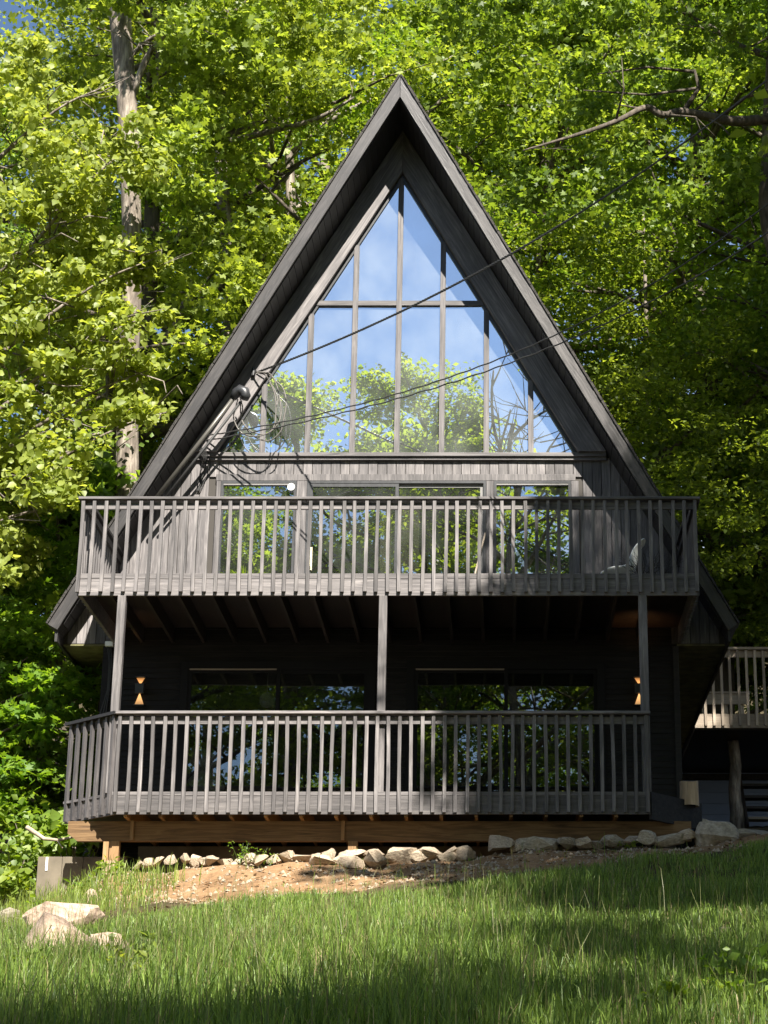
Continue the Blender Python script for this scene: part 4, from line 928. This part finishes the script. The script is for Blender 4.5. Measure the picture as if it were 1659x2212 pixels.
def make_tree(seed, H, CR, base, nl, leaf, kind, lm, bk, tr=.22, lpc=75, nsub=5, lean=0, clr=.75, sub_l=.45, flat=.4, bare=False, up=.75):
    """trunk mesh and crown mesh of one tree standing at the origin"""
    r = np.random.default_rng(seed); mb = MB(); n = 12
    tp = [Vector((lean * (k / n) ** 1.5 + .12 * math.sin(seed + k * .9), .12 * math.cos(seed * 2 + k * .8), H * .95 * k / n)) for k in range(n + 1)]
    mb.tube(tp, [tr * (1.25 if k == 0 else 1) * (1 - .85 * k / n) + .02 for k in range(n + 1)], 10)
    cl = []
    for i in range(nl):
        t = base + (1 - base) * ((i + .5) / nl) ** .9; k = t * n; k0 = min(int(k), n - 1); p = tp[k0].lerp(tp[k0 + 1], k - k0)
        q = (t - base) / (1 - base); L = CR * (math.sin(math.pi * min(1, .22 + .78 * q) ** .9) * .75 + .3) * r.uniform(.75, 1.15)
        a = i * 2.4 + r.uniform(-.4, .4); el_ = r.uniform(.15, .5) + .5 * q
        d = Vector((math.cos(a) * math.cos(el_), math.sin(a) * math.cos(el_), math.sin(el_)))
        pts = [p]; m_ = 6
        for j in range(m_):
            d = (d + Vector((r.uniform(-.22, .22), r.uniform(-.22, .22), r.uniform(-.2, .14)))).normalized(); pts.append(pts[-1] + d * L / m_)
        r0 = tr * (1 - .8 * t) * .55 + .015; mb.tube(pts, [r0 * (1 - .8 * j / m_) + .006 for j in range(m_ + 1)], 6)
        for s_ in range(nsub):
            j = 1 + int((s_ + .5) / nsub * (m_ - 1)); b0 = pts[j + 0]
            d2 = (Vector((r.normal(), r.normal(), r.normal() * .45 + .1)).normalized() + d * .6).normalized(); L2 = L * sub_l * r.uniform(.6, 1.2)
            q2 = [b0, b0 + d2 * L2 * .5 + Vector((0, 0, .05 * L2)), b0 + d2 * L2]
            mb.tube(q2, [r0 * .35 + .006, r0 * .2 + .005, .004], 5)
            cl += [q2[1], q2[2], (q2[1] + q2[2]) / 2]
            if bare:
                for _ in range(4):
                    e = q2[1].lerp(q2[2], r.random()); d3 = (d2 + Vector((r.normal(), r.normal(), r.normal())) * .6).normalized(); mb.tube([e, e + d3 * .5, e + d3 * .9 + Vector((0, 0, .1))], [.012, .007, .003], 4)
        cl.append(pts[-1])
    tm = mb.mesh('trunk', bk, smooth=True)
    if bare: return tm, None
    P_ = np.concatenate([clump_pts(r, c, clr * r.uniform(.6, 1.25), int(lpc * r.uniform(.5, 1.4)), flat) for c in cl])
    return tm, leaves_mesh('crown', P_, leaf, kind, lm, seed=seed, up=up)
def plant(name, tm, cm, x, y, s, rz, label, cat='tree', group=None, z=None, sz=None):
    zz = G(x, y) - .1 if z is None else z
    o = empty(name, (x, y, zz), label=label, cat=cat, group=group); o.rotation_euler = (0, 0, rz); o.scale = (s, s, sz or s)
    t = bpy.data.objects.new('trunk', tm); link(t, o)
    if cm: c = bpy.data.objects.new('crown', cm); link(c, o)
    return o
PA = make_tree(1, 17, 4.2, .22, 20, .12, 'diamond', M['leaf'], M['bark'], tr=.2, lpc=112)
PB = make_tree(2, 19, 4.6, .30, 20, .115, 'lobed', M['leaf'], M['bark_dk'], tr=.24, lpc=92)
PC = make_tree(3, 15, 4.0, .12, 22, .11, 'diamond', M['leaf_dark'], M['bark_dk'], tr=.16, lpc=115, flat=.28)
PD = make_tree(4, 18, 4.4, .25, 20, .12, 'diamond', M['leaf_low'], M['bark'], tr=.2, lpc=108, flat=.35)
PS = make_tree(8, 16, 4.2, .25, 18, .15, 'diamond', M['leaf'], M['bark'], tr=.16, lpc=42, nsub=4, clr=.6)
PF = make_tree(6, 19, 3.7, .45, 20, .2, 'diamond', M['leaf_dark'], M['bark_dk'], tr=.2, lpc=130, flat=.5)
PE = make_tree(5, 5.5, 2.4, .06, 16, .14, 'diamond', M['leaf'], M['bark'], tr=.05, lpc=75, nsub=4, clr=.55)
FG = 'trees of the wood behind the house'
forest = [
 (PA, -9.5, 31, .86, 'leafy tree behind the left foliage at the left edge'), (PB, -6.6, 33, 1.1, 'tall maple standing behind the big left trunk'), (PD, -4.4, 37, 1.15, 'bright tree rising beyond the left roof slope'),
 (PA, -1.8, 39, 1.2, 'tree directly behind the roof peak'), (PC, 1.0, 37.5, 1.35, 'dark tree close behind the upper right roof slope'), (PB, 4.3, 38.2, 1.25, 'broad maple right of the roof slope'),
 (PC, 6.2, 36, 1.25, 'dark bushy tree at the right behind the timber deck'), (PA, 8.6, 33, 1.1, 'leafy tree near the right edge'), (PB, -15.2, 36, 1.2, 'distant tree far left in the wood'),
 (PC, -8.2, 41, 1.4, 'deep green tree in the second row left of the peak'), (PA, -4.6, 45, 1.4, 'tall tree far behind the left roof slope'), (PD, -.2, 47, 1.45, 'yellow green tree far behind the roof peak'),
 (PB, 3.8, 45, 1.4, 'tree far up the slope right of the peak'), (PA, 7.8, 44, 1.4, 'sunlit tree far up the slope at upper right'), (PD, 11.5, 41, 1.35, 'bright tree beyond the right edge of the wood'),
 
 (PE, -6.9, 29.5, 1.25, 'low leafy sapling left behind the lower deck'), (PE, -8.4, 28.6, 1.4, 'wide sapling at the left edge beside the house'), (PE, 4.6, 38.5, 1.5, 'low sapling above the railing of the timber deck'), (PE, 6.8, 38.2, 1.6, 'bushy sapling at the right edge above the timber deck'),
 (PC, -5.9, 35.5, .7, 'short dense tree in the understory left of the house'), (PC, 3.6, 40.5, .8, 'short dense tree in the understory right of the house'), (PC, 6.6, 41.5, .95, 'dark understory tree behind the bench'), (PC, -7.8, 34.2, .8, 'dark understory tree behind the left shrubs')]
for i, (pr, x, y, s, lb) in enumerate(forest):
    plant({id(PB): 'maple_tree', id(PE): 'sapling'}.get(id(pr), 'leafy_tree'), pr[0], pr[1], x, y, s, i * 1.9, lb, group=FG)
# big trunk left of the house with a crown mostly above the picture
def smooth_path(L, rr, k=5):
    P_ = [Vector(p) for p in L]; o, q = [], []
    for i in range(len(P_) - 1):
        a, b, c, d = P_[max(i - 1, 0)], P_[i], P_[i + 1], P_[min(i + 2, len(P_) - 1)]
        for j in range(k):
            t = j / k; o.append(.5 * ((2 * b) + (c - a) * t + (2 * a - 5 * b + 4 * c - d) * t * t + (3 * b - a - 3 * c + d) * t ** 3)); q.append(rr[i] * (1 - t) + rr[i + 1] * t)
    return o + [P_[-1]], q + [rr[-1]]
def twigs_for(limbs, n, ln, seed):
    r_ = random.Random(seed); out = []
    for L, rr in limbs:
        for _ in range(n):
            k = r_.randrange(max(1, len(L) // 5), len(L)); p = Vector(L[k]); d = Vector((r_.uniform(-1, 1), r_.uniform(-.6, .6), r_.uniform(-.6, 1))).normalized(); l_ = ln * r_.uniform(.4, 1.2)
            m1_ = p + d * l_ * .5; d2 = (d + Vector((r_.uniform(-.6, .6), r_.uniform(-.4, .4), r_.uniform(-.5, .3)))).normalized(); e1 = m1_ + d2 * l_ * .5
            w_ = min(rr[k] * .5, .022); out.append(([p, m1_, e1], [w_, w_ * .6, .003]))
            out.append(([m1_, m1_ + (d2 + Vector((r_.uniform(-1, 1), 0, r_.uniform(-1, 1)))).normalized() * l_ * .4], [w_ * .5, .002]))
    return out
def spline_tree(name, path, rads, label, bk, limbs=(), leafs=None):
    limbs = [smooth_path(L, rr) if len(L) > 3 else (L, rr) for L, rr in limbs]
    limbs = limbs + twigs_for([l for l in limbs if len(l[0]) > 8], 7, .9, len(label))
    path, rads = smooth_path(path, rads)
    o0 = Vector(path[0]); root = empty(name, o0, label=label, cat='tree'); mb = MB(); mb.tube(rel(path, o0), rads, 14)
    for L, rr in limbs: mb.tube(rel(L, o0), rr, 8)
    mb.build('trunk', bk, root, smooth=True)
    if leafs is not None:
        c = bpy.data.objects.new('crown', leafs); link(c, root); c.location = -o0
    return root
def cloud(boxes, seed, per, rad, leaf, kind, mt, flat=.45, up=.6, out=None):
    r = np.random.default_rng(seed); pts = []
    for (u0, u1, v0, v1, y0, y1, n) in boxes:
        for _ in range(n):
            c = P(r.uniform(u0, u1), r.uniform(v0, v1), r.uniform(y0, y1)); pts.append(clump_pts(r, c, rad * r.uniform(.6, 1.3), int(per * r.uniform(.6, 1.4)), flat))
    return leaves_mesh('crown', np.concatenate(pts), leaf, kind, mt, seed=seed, up=up, out=out)
YT = 29.
path = [P(272, 1120, YT) - Vector((0, 0, 3.2)), P(272, 1120, YT), P(276, 850, YT), P(285, 600, YT), P(279, 300, YT), P(262, 60, YT), P(252, -200, YT), P(250, -500, YT)]
spline_tree('old_tree', path, [.24, .19, .165, .155, .165, .18, .14, .05], 'big grey barked tree with a straight trunk left of the house', M['bark'],
   limbs=[([P(268, 130, YT), P(250, 60, YT + .3), P(238, -80, YT + .4)], [.11, .10, .07]), ([P(283, 215, YT), P(320, 120, YT - .2), P(372, 55, YT - .3), P(430, -40, YT)], [.07, .055, .045, .03]),
          ([P(283, 120, YT), P(335, 78, YT - .3), P(395, 66, YT - .5), P(500, 82, YT - .6)], [.04, .035, .025, .015])],
   leafs=cloud([(330, 560, 40, 260, 27.5, 30, 26), (120, 560, -420, 20, 27, 31, 70), (300, 480, 240, 420, 27.5, 29.5, 9)], 51, 110, .5, .115, 'lobed', M['leaf']))
YT2 = 32.
spline_tree('old_tree', [P(482, 1100, YT2) - Vector((0, 0, 3.5)), P(490, 800, YT2), P(505, 640, YT2), P(478, 380, YT2), P(482, 100, YT2), P(500, -200, YT2)], [.19, .16, .14, .12, .09, .03], 'tree with a pale trunk glimpsed just left of the roof slope', M['bark'],
   limbs=[([P(335, 760, YT2 - 1), P(380, 700, YT2 - 1), P(405, 640, YT2 - .9), P(440, 632, YT2 - .6)], [.06, .055, .045, .03]), ([P(478, 310, YT2), P(560, 290, YT2 - .5), P(680, 258, YT2 - 1), P(765, 210, YT2 - 1.2)], [.07, .055, .04, .015])],
   leafs=cloud([(380, 620, 480, 680, 29, 31.5, 26), (420, 700, 60, 300, 29.5, 32, 34), (560, 780, -60, 120, 29, 33, 18)], 52, 110, .5, .115, 'lobed', M['leaf']))
# pale leaved tree whose branches fill the left edge
LB_ = [(-60, 110, 80, 320, 24.5, 27, 17), (60, 240, 190, 420, 24.5, 27, 26), (230, 330, 210, 400, 24.5, 26, 8), (-60, 245, 400, 640, 24.3, 27, 50), (-60, 240, 640, 860, 24.3, 27, 42), (240, 330, 440, 800, 24.5, 26, 11), (-60, 210, 860, 1080, 24.3, 26.5, 34), (-60, 100, 1060, 1250, 24.6, 26.5, 20), (250, 360, 560, 700, 24.8, 26.3, 6), (240, 370, 840, 930, 24.8, 26.3, 7)]
lp = [Vector((-9.3, 25.8, 2.5)), Vector((-9.2, 25.8, 6)), Vector((-9.0, 25.8, 10)), Vector((-8.7, 25.8, 14)), Vector((-8.3, 25.8, 17))]
lim = []
rr_ = random.Random(8)
for (u, v, z) in ((300, 300, 9), (330, 560, 9), (300, 690, 8), (320, 800, 7.5), (360, 890, 7), (200, 960, 7), (150, 500, 10), (220, 190, 12), (90, 1100, 6.5), (60, 820, 8.5)):
    b = Vector((-9.1, 25.8, z)); e = P(u, v, 25.4); m_ = b.lerp(e, .5) + Vector((0, 0, .35)); lim.append(([b, m_, e.lerp(m_, .4) + Vector((0, -.1, .1)), e], [.06, .035, .018, .007]))
    for _ in range(12):
        q = b.lerp(e, rr_.uniform(.35, .98)) + Vector((0, 0, .2)); w1 = q + Vector((rr_.uniform(-.3, .5), rr_.uniform(-.6, -.1), rr_.uniform(-.3, .3))); w2 = w1 + Vector((rr_.uniform(-.1, .45), rr_.uniform(-.4, .1), rr_.uniform(-.35, .25))); lim.append(([q, w1, w2], [.015, .010, .004]))
spline_tree('pale_leaved_tree', lp, [.22, .19, .16, .12, .05], 'pale yellow green tree whose drooping branches fill the left edge', M['bark'], limbs=lim,
   leafs=cloud(LB_, 53, 92, .34, .10, 'heart', M['leaf_pale'], flat=.6, up=.35, out=np.array([0, -.45, .1])))
# lower left layered maple
mp_ = [Vector((-8.2, 27.2, 3)), Vector((-8, 27.2, 6)), Vector((-7.6, 27.2, 9))]
lim = [([Vector((-8, 27.2, z)), P(u, v, 26.6)], [.03, .008]) for u, v, z in ((60, 1230, 7.5), (130, 1470, 6), (190, 1500, 5.5), (60, 1420, 6), (90, 1560, 5), (60, 1640, 4.6))]
spline_tree('young_maple_tree', mp_, [.09, .07, .02], 'bright layered young maple left below the upper deck', M['bark'], limbs=lim,
   leafs=cloud([(-60, 130, 1060, 1300, 26, 28, 26), (-60, 90, 1300, 1420, 25.6, 27.5, 14), (-60, 200, 1430, 1560, 25.8, 27.4, 20), (-60, 130, 1530, 1680, 25.8, 27.4, 16), (-60, 70, 1640, 1760, 25.8, 27, 7)], 54, 75, .42, .11, 'lobed', M['leaf_low'], flat=.16, up=1.1))
# limb tree on the right
YR = 28.
rp = [Vector((6.2, 29, 5)), Vector((6.0, 29, 9)), P(1690, 560, 28.7), P(1672, 330, 28.4), P(1680, 60, 28.3), P(1670, -220, 28.3)]
lim = [([P(1700, 250, 28.4), P(1590, 262, YR), P(1480, 242, YR - .3), P(1430, 248, YR - .5), P(1395, 232, YR - .6), P(1330, 262, YR - 1), P(1250, 290, YR - 1.3), P(1130, 325, YR - 1.6)], [.10, .085, .07, .06, .05, .04, .03, .01]),
       ([P(1475, 243, YR), P(1510, 190, YR), P(1500, 150, YR - .2)], [.05, .035, .02]), ([P(1660, 120, YR), P(1600, 100, YR), P(1540, 60, YR), P(1440, 10, YR)], [.07, .05, .035, .015]),
       ([P(1560, 250, YR), P(1610, 210, YR), P(1680, 190, YR)], [.03, .03, .03]), ([P(1500, 155, YR), P(1400, 145, YR - .4), P(1290, 160, YR - 1)], [.025, .02, .008]),
       ([P(1510, 190, YR), P(1400, 205, YR - .4), P(1260, 195, YR - 1)], [.025, .02, .008])]
spline_tree('spreading_tree', rp, [.3, .26, .22, .2, .17, .1], 'dark tree at the upper right with one long crooked limb', M['bark_dk'], limbs=lim,
   leafs=cloud([(960, 1700, -250, 110, 26, 30, 72), (1250, 1700, 100, 250, 28.8, 31, 14), (1050, 1700, 320, 460, 27.5, 30, 26)], 55, 110, .5, .105, 'lobed', M['leaf_dark'], flat=.35))
# hemlock like tree close to the right roof slope
spline_tree('feathery_tree', [Vector((2.8, 36.5, 4)), Vector((2.8, 36.5, 8)), Vector((2.9, 36.5, 13)), Vector((2.9, 36.5, 19))], [.12, .1, .07, .02], 'slender feathery tree just right of the roof slope', M['bark'],
   leafs=cloud([(1080, 1420, 480, 700, 32, 37, 50), (1200, 1660, 660, 960, 30, 37, 90), (1390, 1700, 900, 1240, 30, 36.5, 85), (1530, 1700, 1200, 1420, 34.5, 36.5, 18)], 56, 90, .5, .095, 'diamond', M['leaf_dark'], flat=.2, up=1.0))
# shrubs lower left
def shrub(u, v, y, rad, n, seed, label, mt='leaf_low', kind='heart', leaf=.12):
    c = P(u, v, y); g = G(c.x, y); root = empty('leafy_shrub', (c.x, y, g), label=label, cat='shrub', group='shrubs at the lower left')
    r = np.random.default_rng(seed); mb = MB(); pts = []
    for i in range(n):
        a = r.uniform(0, 6.28); q = Vector((math.cos(a) * rad * r.random(), math.sin(a) * rad * .6 * r.random(), (c.z - g) + rad * r.uniform(-.8, .6)))
        mb.tube([(0, 0, 0), q * .5 + Vector((0, 0, .1)), q], [.014, .01, .004], 5); pts.append(clump_pts(r, q, .28, 34, .6))
    mb.build('stem', M['bark'], root); cr = bpy.data.objects.new('foliage', leaves_mesh('foliage', np.concatenate(pts), leaf, kind, M[mt], seed=seed, up=.5, out=np.array([0, -.4, .1]))); link(cr, root)
shrub(30, 1870, 25.2, .62, 30, 71, 'dense sunlit shrub filling the left edge left of the brown wall', leaf=.085)
shrub(110, 1815, 25.6, .55, 26, 72, 'sunlit shrub above the brown wall', leaf=.10)
shrub(170, 1805, 25.0, .32, 12, 73, 'broad leaved shrub beside the pale bare branch')
shrub(10, 1925, 24.2, .4, 16, 74, 'ivy like shrub at the left edge above the dark boulder', leaf=.09)
shrub(-20, 1700, 27.0, .7, 24, 75, 'taller shrub at the left edge below the young maple', leaf=.1)
pts = [P(58, 1787, 24.6), P(96, 1812, 24.5), P(124, 1815, 24.5), P(160, 1808, 24.4), P(185, 1805, 24.3)]
mb = MB(); mb.tube(rel(pts, pts[0]), [.03, .024, .02, .014, .008], 7); mb.tube(rel([pts[2], P(135, 1832, 24.4)], pts[0]), [.012, .006], 5)
mb.tube(rel([pts[3], P(182, 1822, 24.3)], pts[0]), [.01, .005], 5)
o = mb.build('bare_branch', M['branch'], smooth=True); o.location = pts[0]; tag(o, 'pale bare branch lying over the shrubs above the brown wall', 'branch')

# trees around and behind the camera: they shade the lawn and show in the glass
SG = 'trees around the lawn in front of the house'
shade = [
 (PS, 3.9, 3.0, .95, 'slender open crowned tree at the right near the camera'), (PS, -1.6, -2.6, 1.0, 'slender open crowned tree left behind the camera'),
 (PF, 9.7, 23.2, 1.5, 'very tall high crowned tree right of the house'), (PF, 13.6, 20.5, 1.6, 'tall high crowned tree beyond the right edge'),
 (PF, 4.9, 11.4, 1.0, 'high crowned tree just right of the lawn'),
 (PC, 7.0, 13.8, 1.2, 'dense dark tree right of the lawn behind the nearest maple'),
 (PB, 8.6, 20.5, 1.0, 'maple right of the house shading the timber deck'),
 (PB, 6.4, 12.2, 1.0, 'maple right of the lawn nearest the house'),
 (PB, 7.3, 9.8, 1.3, 'tall maple right of the lawn casting shade on the right half'), (PA, 8.5, 1.0, 1.0, 'leafy tree at the right beside the camera'), (PC, 10.5, 15, 1.35, 'dark tree right of the lawn near the house'),
 (PD, -2.6, -8.0, 1.5, 'tall tree downhill behind the camera'), (PA, -6.2, -7.0, 1.62, 'bright tree downhill left behind the camera'), (PC, 2.7, -7.0, 1.48, 'dark tree downhill right behind the camera'),
 (PB, -8.6, 1.5, 1.2, 'maple left of the camera'), (PA, 7.5, -9, 1.3, 'leafy tree far downhill at right'), (PD, -9, -10, 1.4, 'bright tree far downhill at left'), (PB, -1.8, -15, 1.5, 'maple far downhill behind the camera'),
 (PC, 12, 3, 1.3, 'dark tree right of the camera'), (PA, 12.5, 24, 1.25, 'leafy tree standing right of the timber deck'), (PC, -14, 12, 1.2, 'dark tree left of the lawn'), (PD, 5, -18, 1.5, 'bright tree farthest downhill')]
for i, (pr, x, y, s, lb) in enumerate(shade):
    plant('maple_tree' if pr is PB else 'leafy_tree', pr[0], pr[1], x, y, s, i * 2.3 + .5, lb, group=SG)
bt = make_tree(9, 14, 3.6, .4, 14, .1, 'diamond', M['leaf'], M['bark'], tr=.13, bare=True)
plant('bare_tree', bt[0], None, .4, -1.5, 1.65, 0.4, 'leafless tree near the camera mirrored in the gable glass', group=SG)

# ------------------------------------------------------------------ grass
def grass(name, n, xr, yr, hfun, wdt, mt, seed, dens=None, tuft=0):
    r = np.random.default_rng(seed); ob = None
    if tuft:
        nt_ = n // tuft; tx = r.uniform(*xr, nt_); ty = r.uniform(*yr, nt_)
        if dens is not None: k = r.random(nt_) < dens(tx, ty); tx, ty = tx[k], ty[k]
        th_ = r.uniform(.55, 1.35, len(tx)) ; x = np.repeat(tx, tuft); y = np.repeat(ty, tuft); th_ = np.repeat(th_, tuft)
        ox = r.normal(0, .045, len(x)); oy = r.normal(0, .045, len(x)); x = x + ox; y = y + oy; ob = np.arctan2(oy, ox) + r.normal(0, .7, len(x))
    else:
        x = r.uniform(*xr, n); y = r.uniform(*yr, n)
        if dens is not None:
            k = r.random(n) < dens(x, y); x, y = x[k], y[k]
        th_ = np.ones(len(x))
    n = len(x); z = gz(x, y) - .01; h = hfun(x, y, r) * th_; a = r.uniform(0, 2 * np.pi, n); b = r.uniform(0, 2 * np.pi, n) if ob is None else ob; bend = r.random(n) ** 1.3 * .8
    s = np.stack([np.cos(a), np.sin(a), np.zeros(n)], 1) * (wdt * r.uniform(.6, 1.3, n))[:, None]; d = np.stack([np.cos(b), np.sin(b), np.zeros(n)], 1)
    p0 = np.stack([x, y, z], 1); up = np.array([0, 0, 1.])
    p1 = p0 + (up * .5 + d * (bend * .15)[:, None]) * h[:, None]; p2 = p0 + (up * .82 + d * (bend * .45)[:, None]) * h[:, None]; p3 = p0 + (up * (1 - bend[:, None] * .35) + d * bend[:, None] * .95) * h[:, None]
    V = np.stack([p0 - s, p0 + s, p1 - s * .9, p1 + s * .9, p2 - s * .55, p2 + s * .55, p3], 1)
    T = [(0, 1, 3, 2), (2, 3, 5, 4), (4, 5, 6, 6)]
    base = (np.arange(n) * 7)[:, None]
    FA = np.concatenate([base + np.array([[0, 1, 3, 2, 2, 3, 5, 4, 4, 5, 6]])], 1).reshape(-1)
    m = bpy.data.meshes.new(name); m.vertices.add(n * 7); m.vertices.foreach_set('co', V.reshape(-1).astype(np.float32)); m.loops.add(len(FA)); m.loops.foreach_set('vertex_index', FA.astype(np.int32))
    tot = np.tile([4, 4, 3], n); st_ = np.concatenate([[0], np.cumsum(tot)[:-1]]); m.polygons.add(3 * n); m.polygons.foreach_set('loop_start', st_.astype(np.int32)); m.polygons.foreach_set('loop_total', tot.astype(np.int32))
    m.update(calc_edges=True); at = m.attributes.new('rnd', 'FLOAT', 'FACE'); at.data.foreach_set('value', np.repeat(r.random(n), 3).astype(np.float32)); m.materials.append(mt)
    o = bpy.data.objects.new(name, m); link(o); return o
def edge(x): return np.clip(20.3 + .2 * x, 19.2, 21.0) + .25 * np.sin(x * 1.9) + .15 * np.sin(x * 5.1) + np.where(x > 2.2, (x - 2.2) * .9, 0)
def patch(x, y): return .5 + .5 * np.sin(x * 1.7 + y * .9) * np.sin(y * 1.3 - x * .6)
def hlawn(x, y, r):
    t = np.clip((17.5 - y) / 5, 0, 1) * np.clip(.6 - x * .25, .15, 1.2)
    return (.08 + .09 * r.random(len(x)) + t * .17 * r.random(len(x))) * (.75 + .5 * patch(x, y)) * np.clip(.45 + (edge(x) - y) * .5, .45, 1)
g1 = grass('grass', 250000, (-6.2, 4.6), (9.0, 22.4), hlawn, .0036, M['grass'], 1, dens=lambda x, y: np.where(y < edge(x) - .3, 1, np.where(y < edge(x), .5, .02)) * np.where((x < -4.6) & (y > 18.5), .35, 1) * (.65 + .35 * patch(x * 2, y * 2)), tuft=11)
tag(g1, 'green lawn grass of uneven height rising towards the house', 'grass', kind='stuff')
g2 = grass('tall_grass_stalks', 7500, (-6.2, 3.5), (9.3, 20.8), lambda x, y, r: .26 + .36 * r.random(len(x)), .0017, M['stalk'], 2, dens=lambda x, y: np.clip(.55 - x * .22, .03, 1) * np.clip((19.5 - y) / 5 + .15, 0, 1) * (y < edge(x)))
tag(g2, 'thin tall seed stalks standing above the lawn at lower left', 'grass', kind='stuff')
g3 = grass('bank_weeds', 15000, (-6.2, 2.4), (19.6, 22.6), lambda x, y, r: .08 + .22 * r.random(len(x)), .004, M['grass'], 3, dens=lambda x, y: np.where((x < -3.5) & (y < 22.3), 1.0, .0) * np.clip((-3.3 - x) * 1.4, 0, 1) + .12 * (np.sin(x * 7) * np.sin(y * 6 + x) > .8))
tag(g3, 'loose tufts of weeds scattered over the bare bank', 'weeds', kind='stuff')
g4 = grass('dry_grass_blades', 11000, (-6.2, 4.6), (9.0, 21.6), lambda x, y, r: hlawn(x, y, r) * 1.05, .0032, M['straw'], 4, dens=lambda x, y: (y < edge(x)) * (.35 + .65 * patch(x * 1.5 + 2, y * 1.4)))
tag(g4, 'straw coloured dry blades mixed through the lawn', 'grass', kind='stuff')
# fine gravel and crumbs on the bank
def crumbs():
    r = np.random.default_rng(6); n = 3800; x = r.uniform(-5, 2.6, n); y = r.uniform(20.4, 22.8, n); mb = MB(); z = gz(x, y)
    for i in range(n):
        s = .008 + .03 * r.random() ** 4; c = Vector((x[i], y[i], z[i] + s * .3)); k = len(mb.v)
        for j in range(4):
            a = j * 1.571 + r.uniform(-.4, .4); mb.v.append((c.x + math.cos(a) * s, c.y + math.sin(a) * s, c.z - s * .5))
        mb.v.append((c.x + r.uniform(-.3, .3) * s, c.y, c.z + s * .6)); mb.f += [(k, k + 1, k + 4), (k + 1, k + 2, k + 4), (k + 2, k + 3, k + 4), (k + 3, k, k + 4)]
    o = mb.build('gravel', M['rock']); tag(o, 'crumbs and pebbles scattered over the bare soil bank', 'gravel', kind='stuff')
crumbs()
def litter():
    r_ = np.random.default_rng(12); n = 1500; x = r_.uniform(-6, 3.6, n); y = r_.uniform(19.0, 22.9, n); z = gz(x, y) + .012
    M['litter'] = leafmat('brown fallen leaves', (.10, .055, .025), (.26, .16, .08), .1)
    m = leaves_mesh('fallen_leaves', np.stack([x, y, z], 1), .05, 'diamond', M['litter'], up=3.5, seed=12); o = bpy.data.objects.new('fallen_leaves', m); link(o)
    tag(o, 'brown fallen leaves scattered on the bare bank and lawn edge', 'leaf litter', kind='stuff')
litter()
# single weeds
def weed(u, v, h, seed, label, dark=False, nl=22, leaf=.07, y=None):
    p = hit(u, v) if y is None else P(u, v, y); root = empty('weed_plant', (p.x, p.y, G(p.x, p.y)), label=label, cat='weed', group='broad leaved weeds in the grass')
    r = np.random.default_rng(seed); mb = MB(); cen = []
    for s in range(3 + seed % 3):
        t = Vector((r.uniform(-.12, .12), r.uniform(-.08, .08), h * r.uniform(.6, 1))); mb.tube([(0, 0, 0), t * .5, t], [.005, .004, .002], 4)
        for k in range(nl): q = t * r.uniform(.2, 1.0); cen.append((q.x + r.uniform(-.05, .05), q.y + r.uniform(-.04, .04), q.z))
    mb.build('stem', M['leaf_dark'], root); c = bpy.data.objects.new('leaves', leaves_mesh('leaves', np.array(cen), leaf, 'diamond', M['leaf_dark' if dark else 'leaf_low'], seed=seed, up=.8)); link(c, root)
for i, (u, v, h, lb, dk, lf) in enumerate([
 (1545, 2160, .30, 'leafy weed low at right below the lone stone', False, .06), (1610, 2185, .2, 'low weed in the lower right corner', False, .07), (1480, 2190, .18, 'small weed at the bottom right of centre', False, .07), (1640, 2120, .22, 'weed at the right edge below the lone stone', False, .08),
 (1380, 2200, .15, 'small bright weed at the bottom edge', False, .06), (255, 2160, .42, 'dark leafy weed in the lower left grass', True, .06), (300, 2120, .38, 'dark broad weed near the half hidden tan rock', True, .065), (70, 2130, .3, 'dark weed before the biggest pinkish boulder', True, .06),
 (205, 1905, .28, 'sunlit leafy weed before the brown wall', False, .08), (170, 1935, .2, 'pale weed at the foot of the brown wall', False, .07), (262, 1890, .2, 'sunlit weed by the left deck leg', False, .07), (60, 1985, .25, 'yellow green weed between the left boulders', False, .08),
 (518, 1862, .28, 'thin seedling left of three on the stone row', False, .035), (556, 1864, .22, 'thin seedling in the middle of three on the stone row', False, .035), (583, 1866, .2, 'thin seedling right of three on the stone row', False, .035), (1358, 1806, .1, 'tiny green sprout growing on a stone below the deck', False, .05),
 (330, 1880, .15, 'grassy weed on the sunlit bank at left', False, .06), (945, 2170, .15, 'small weed at the bottom centre', True, .06)]):
    weed(u, v, h, i + 1, lb, dk, nl=14 if h > .25 else 9, leaf=lf, y=22.4 if 'stone row' in lb or 'sprout' in lb else None)
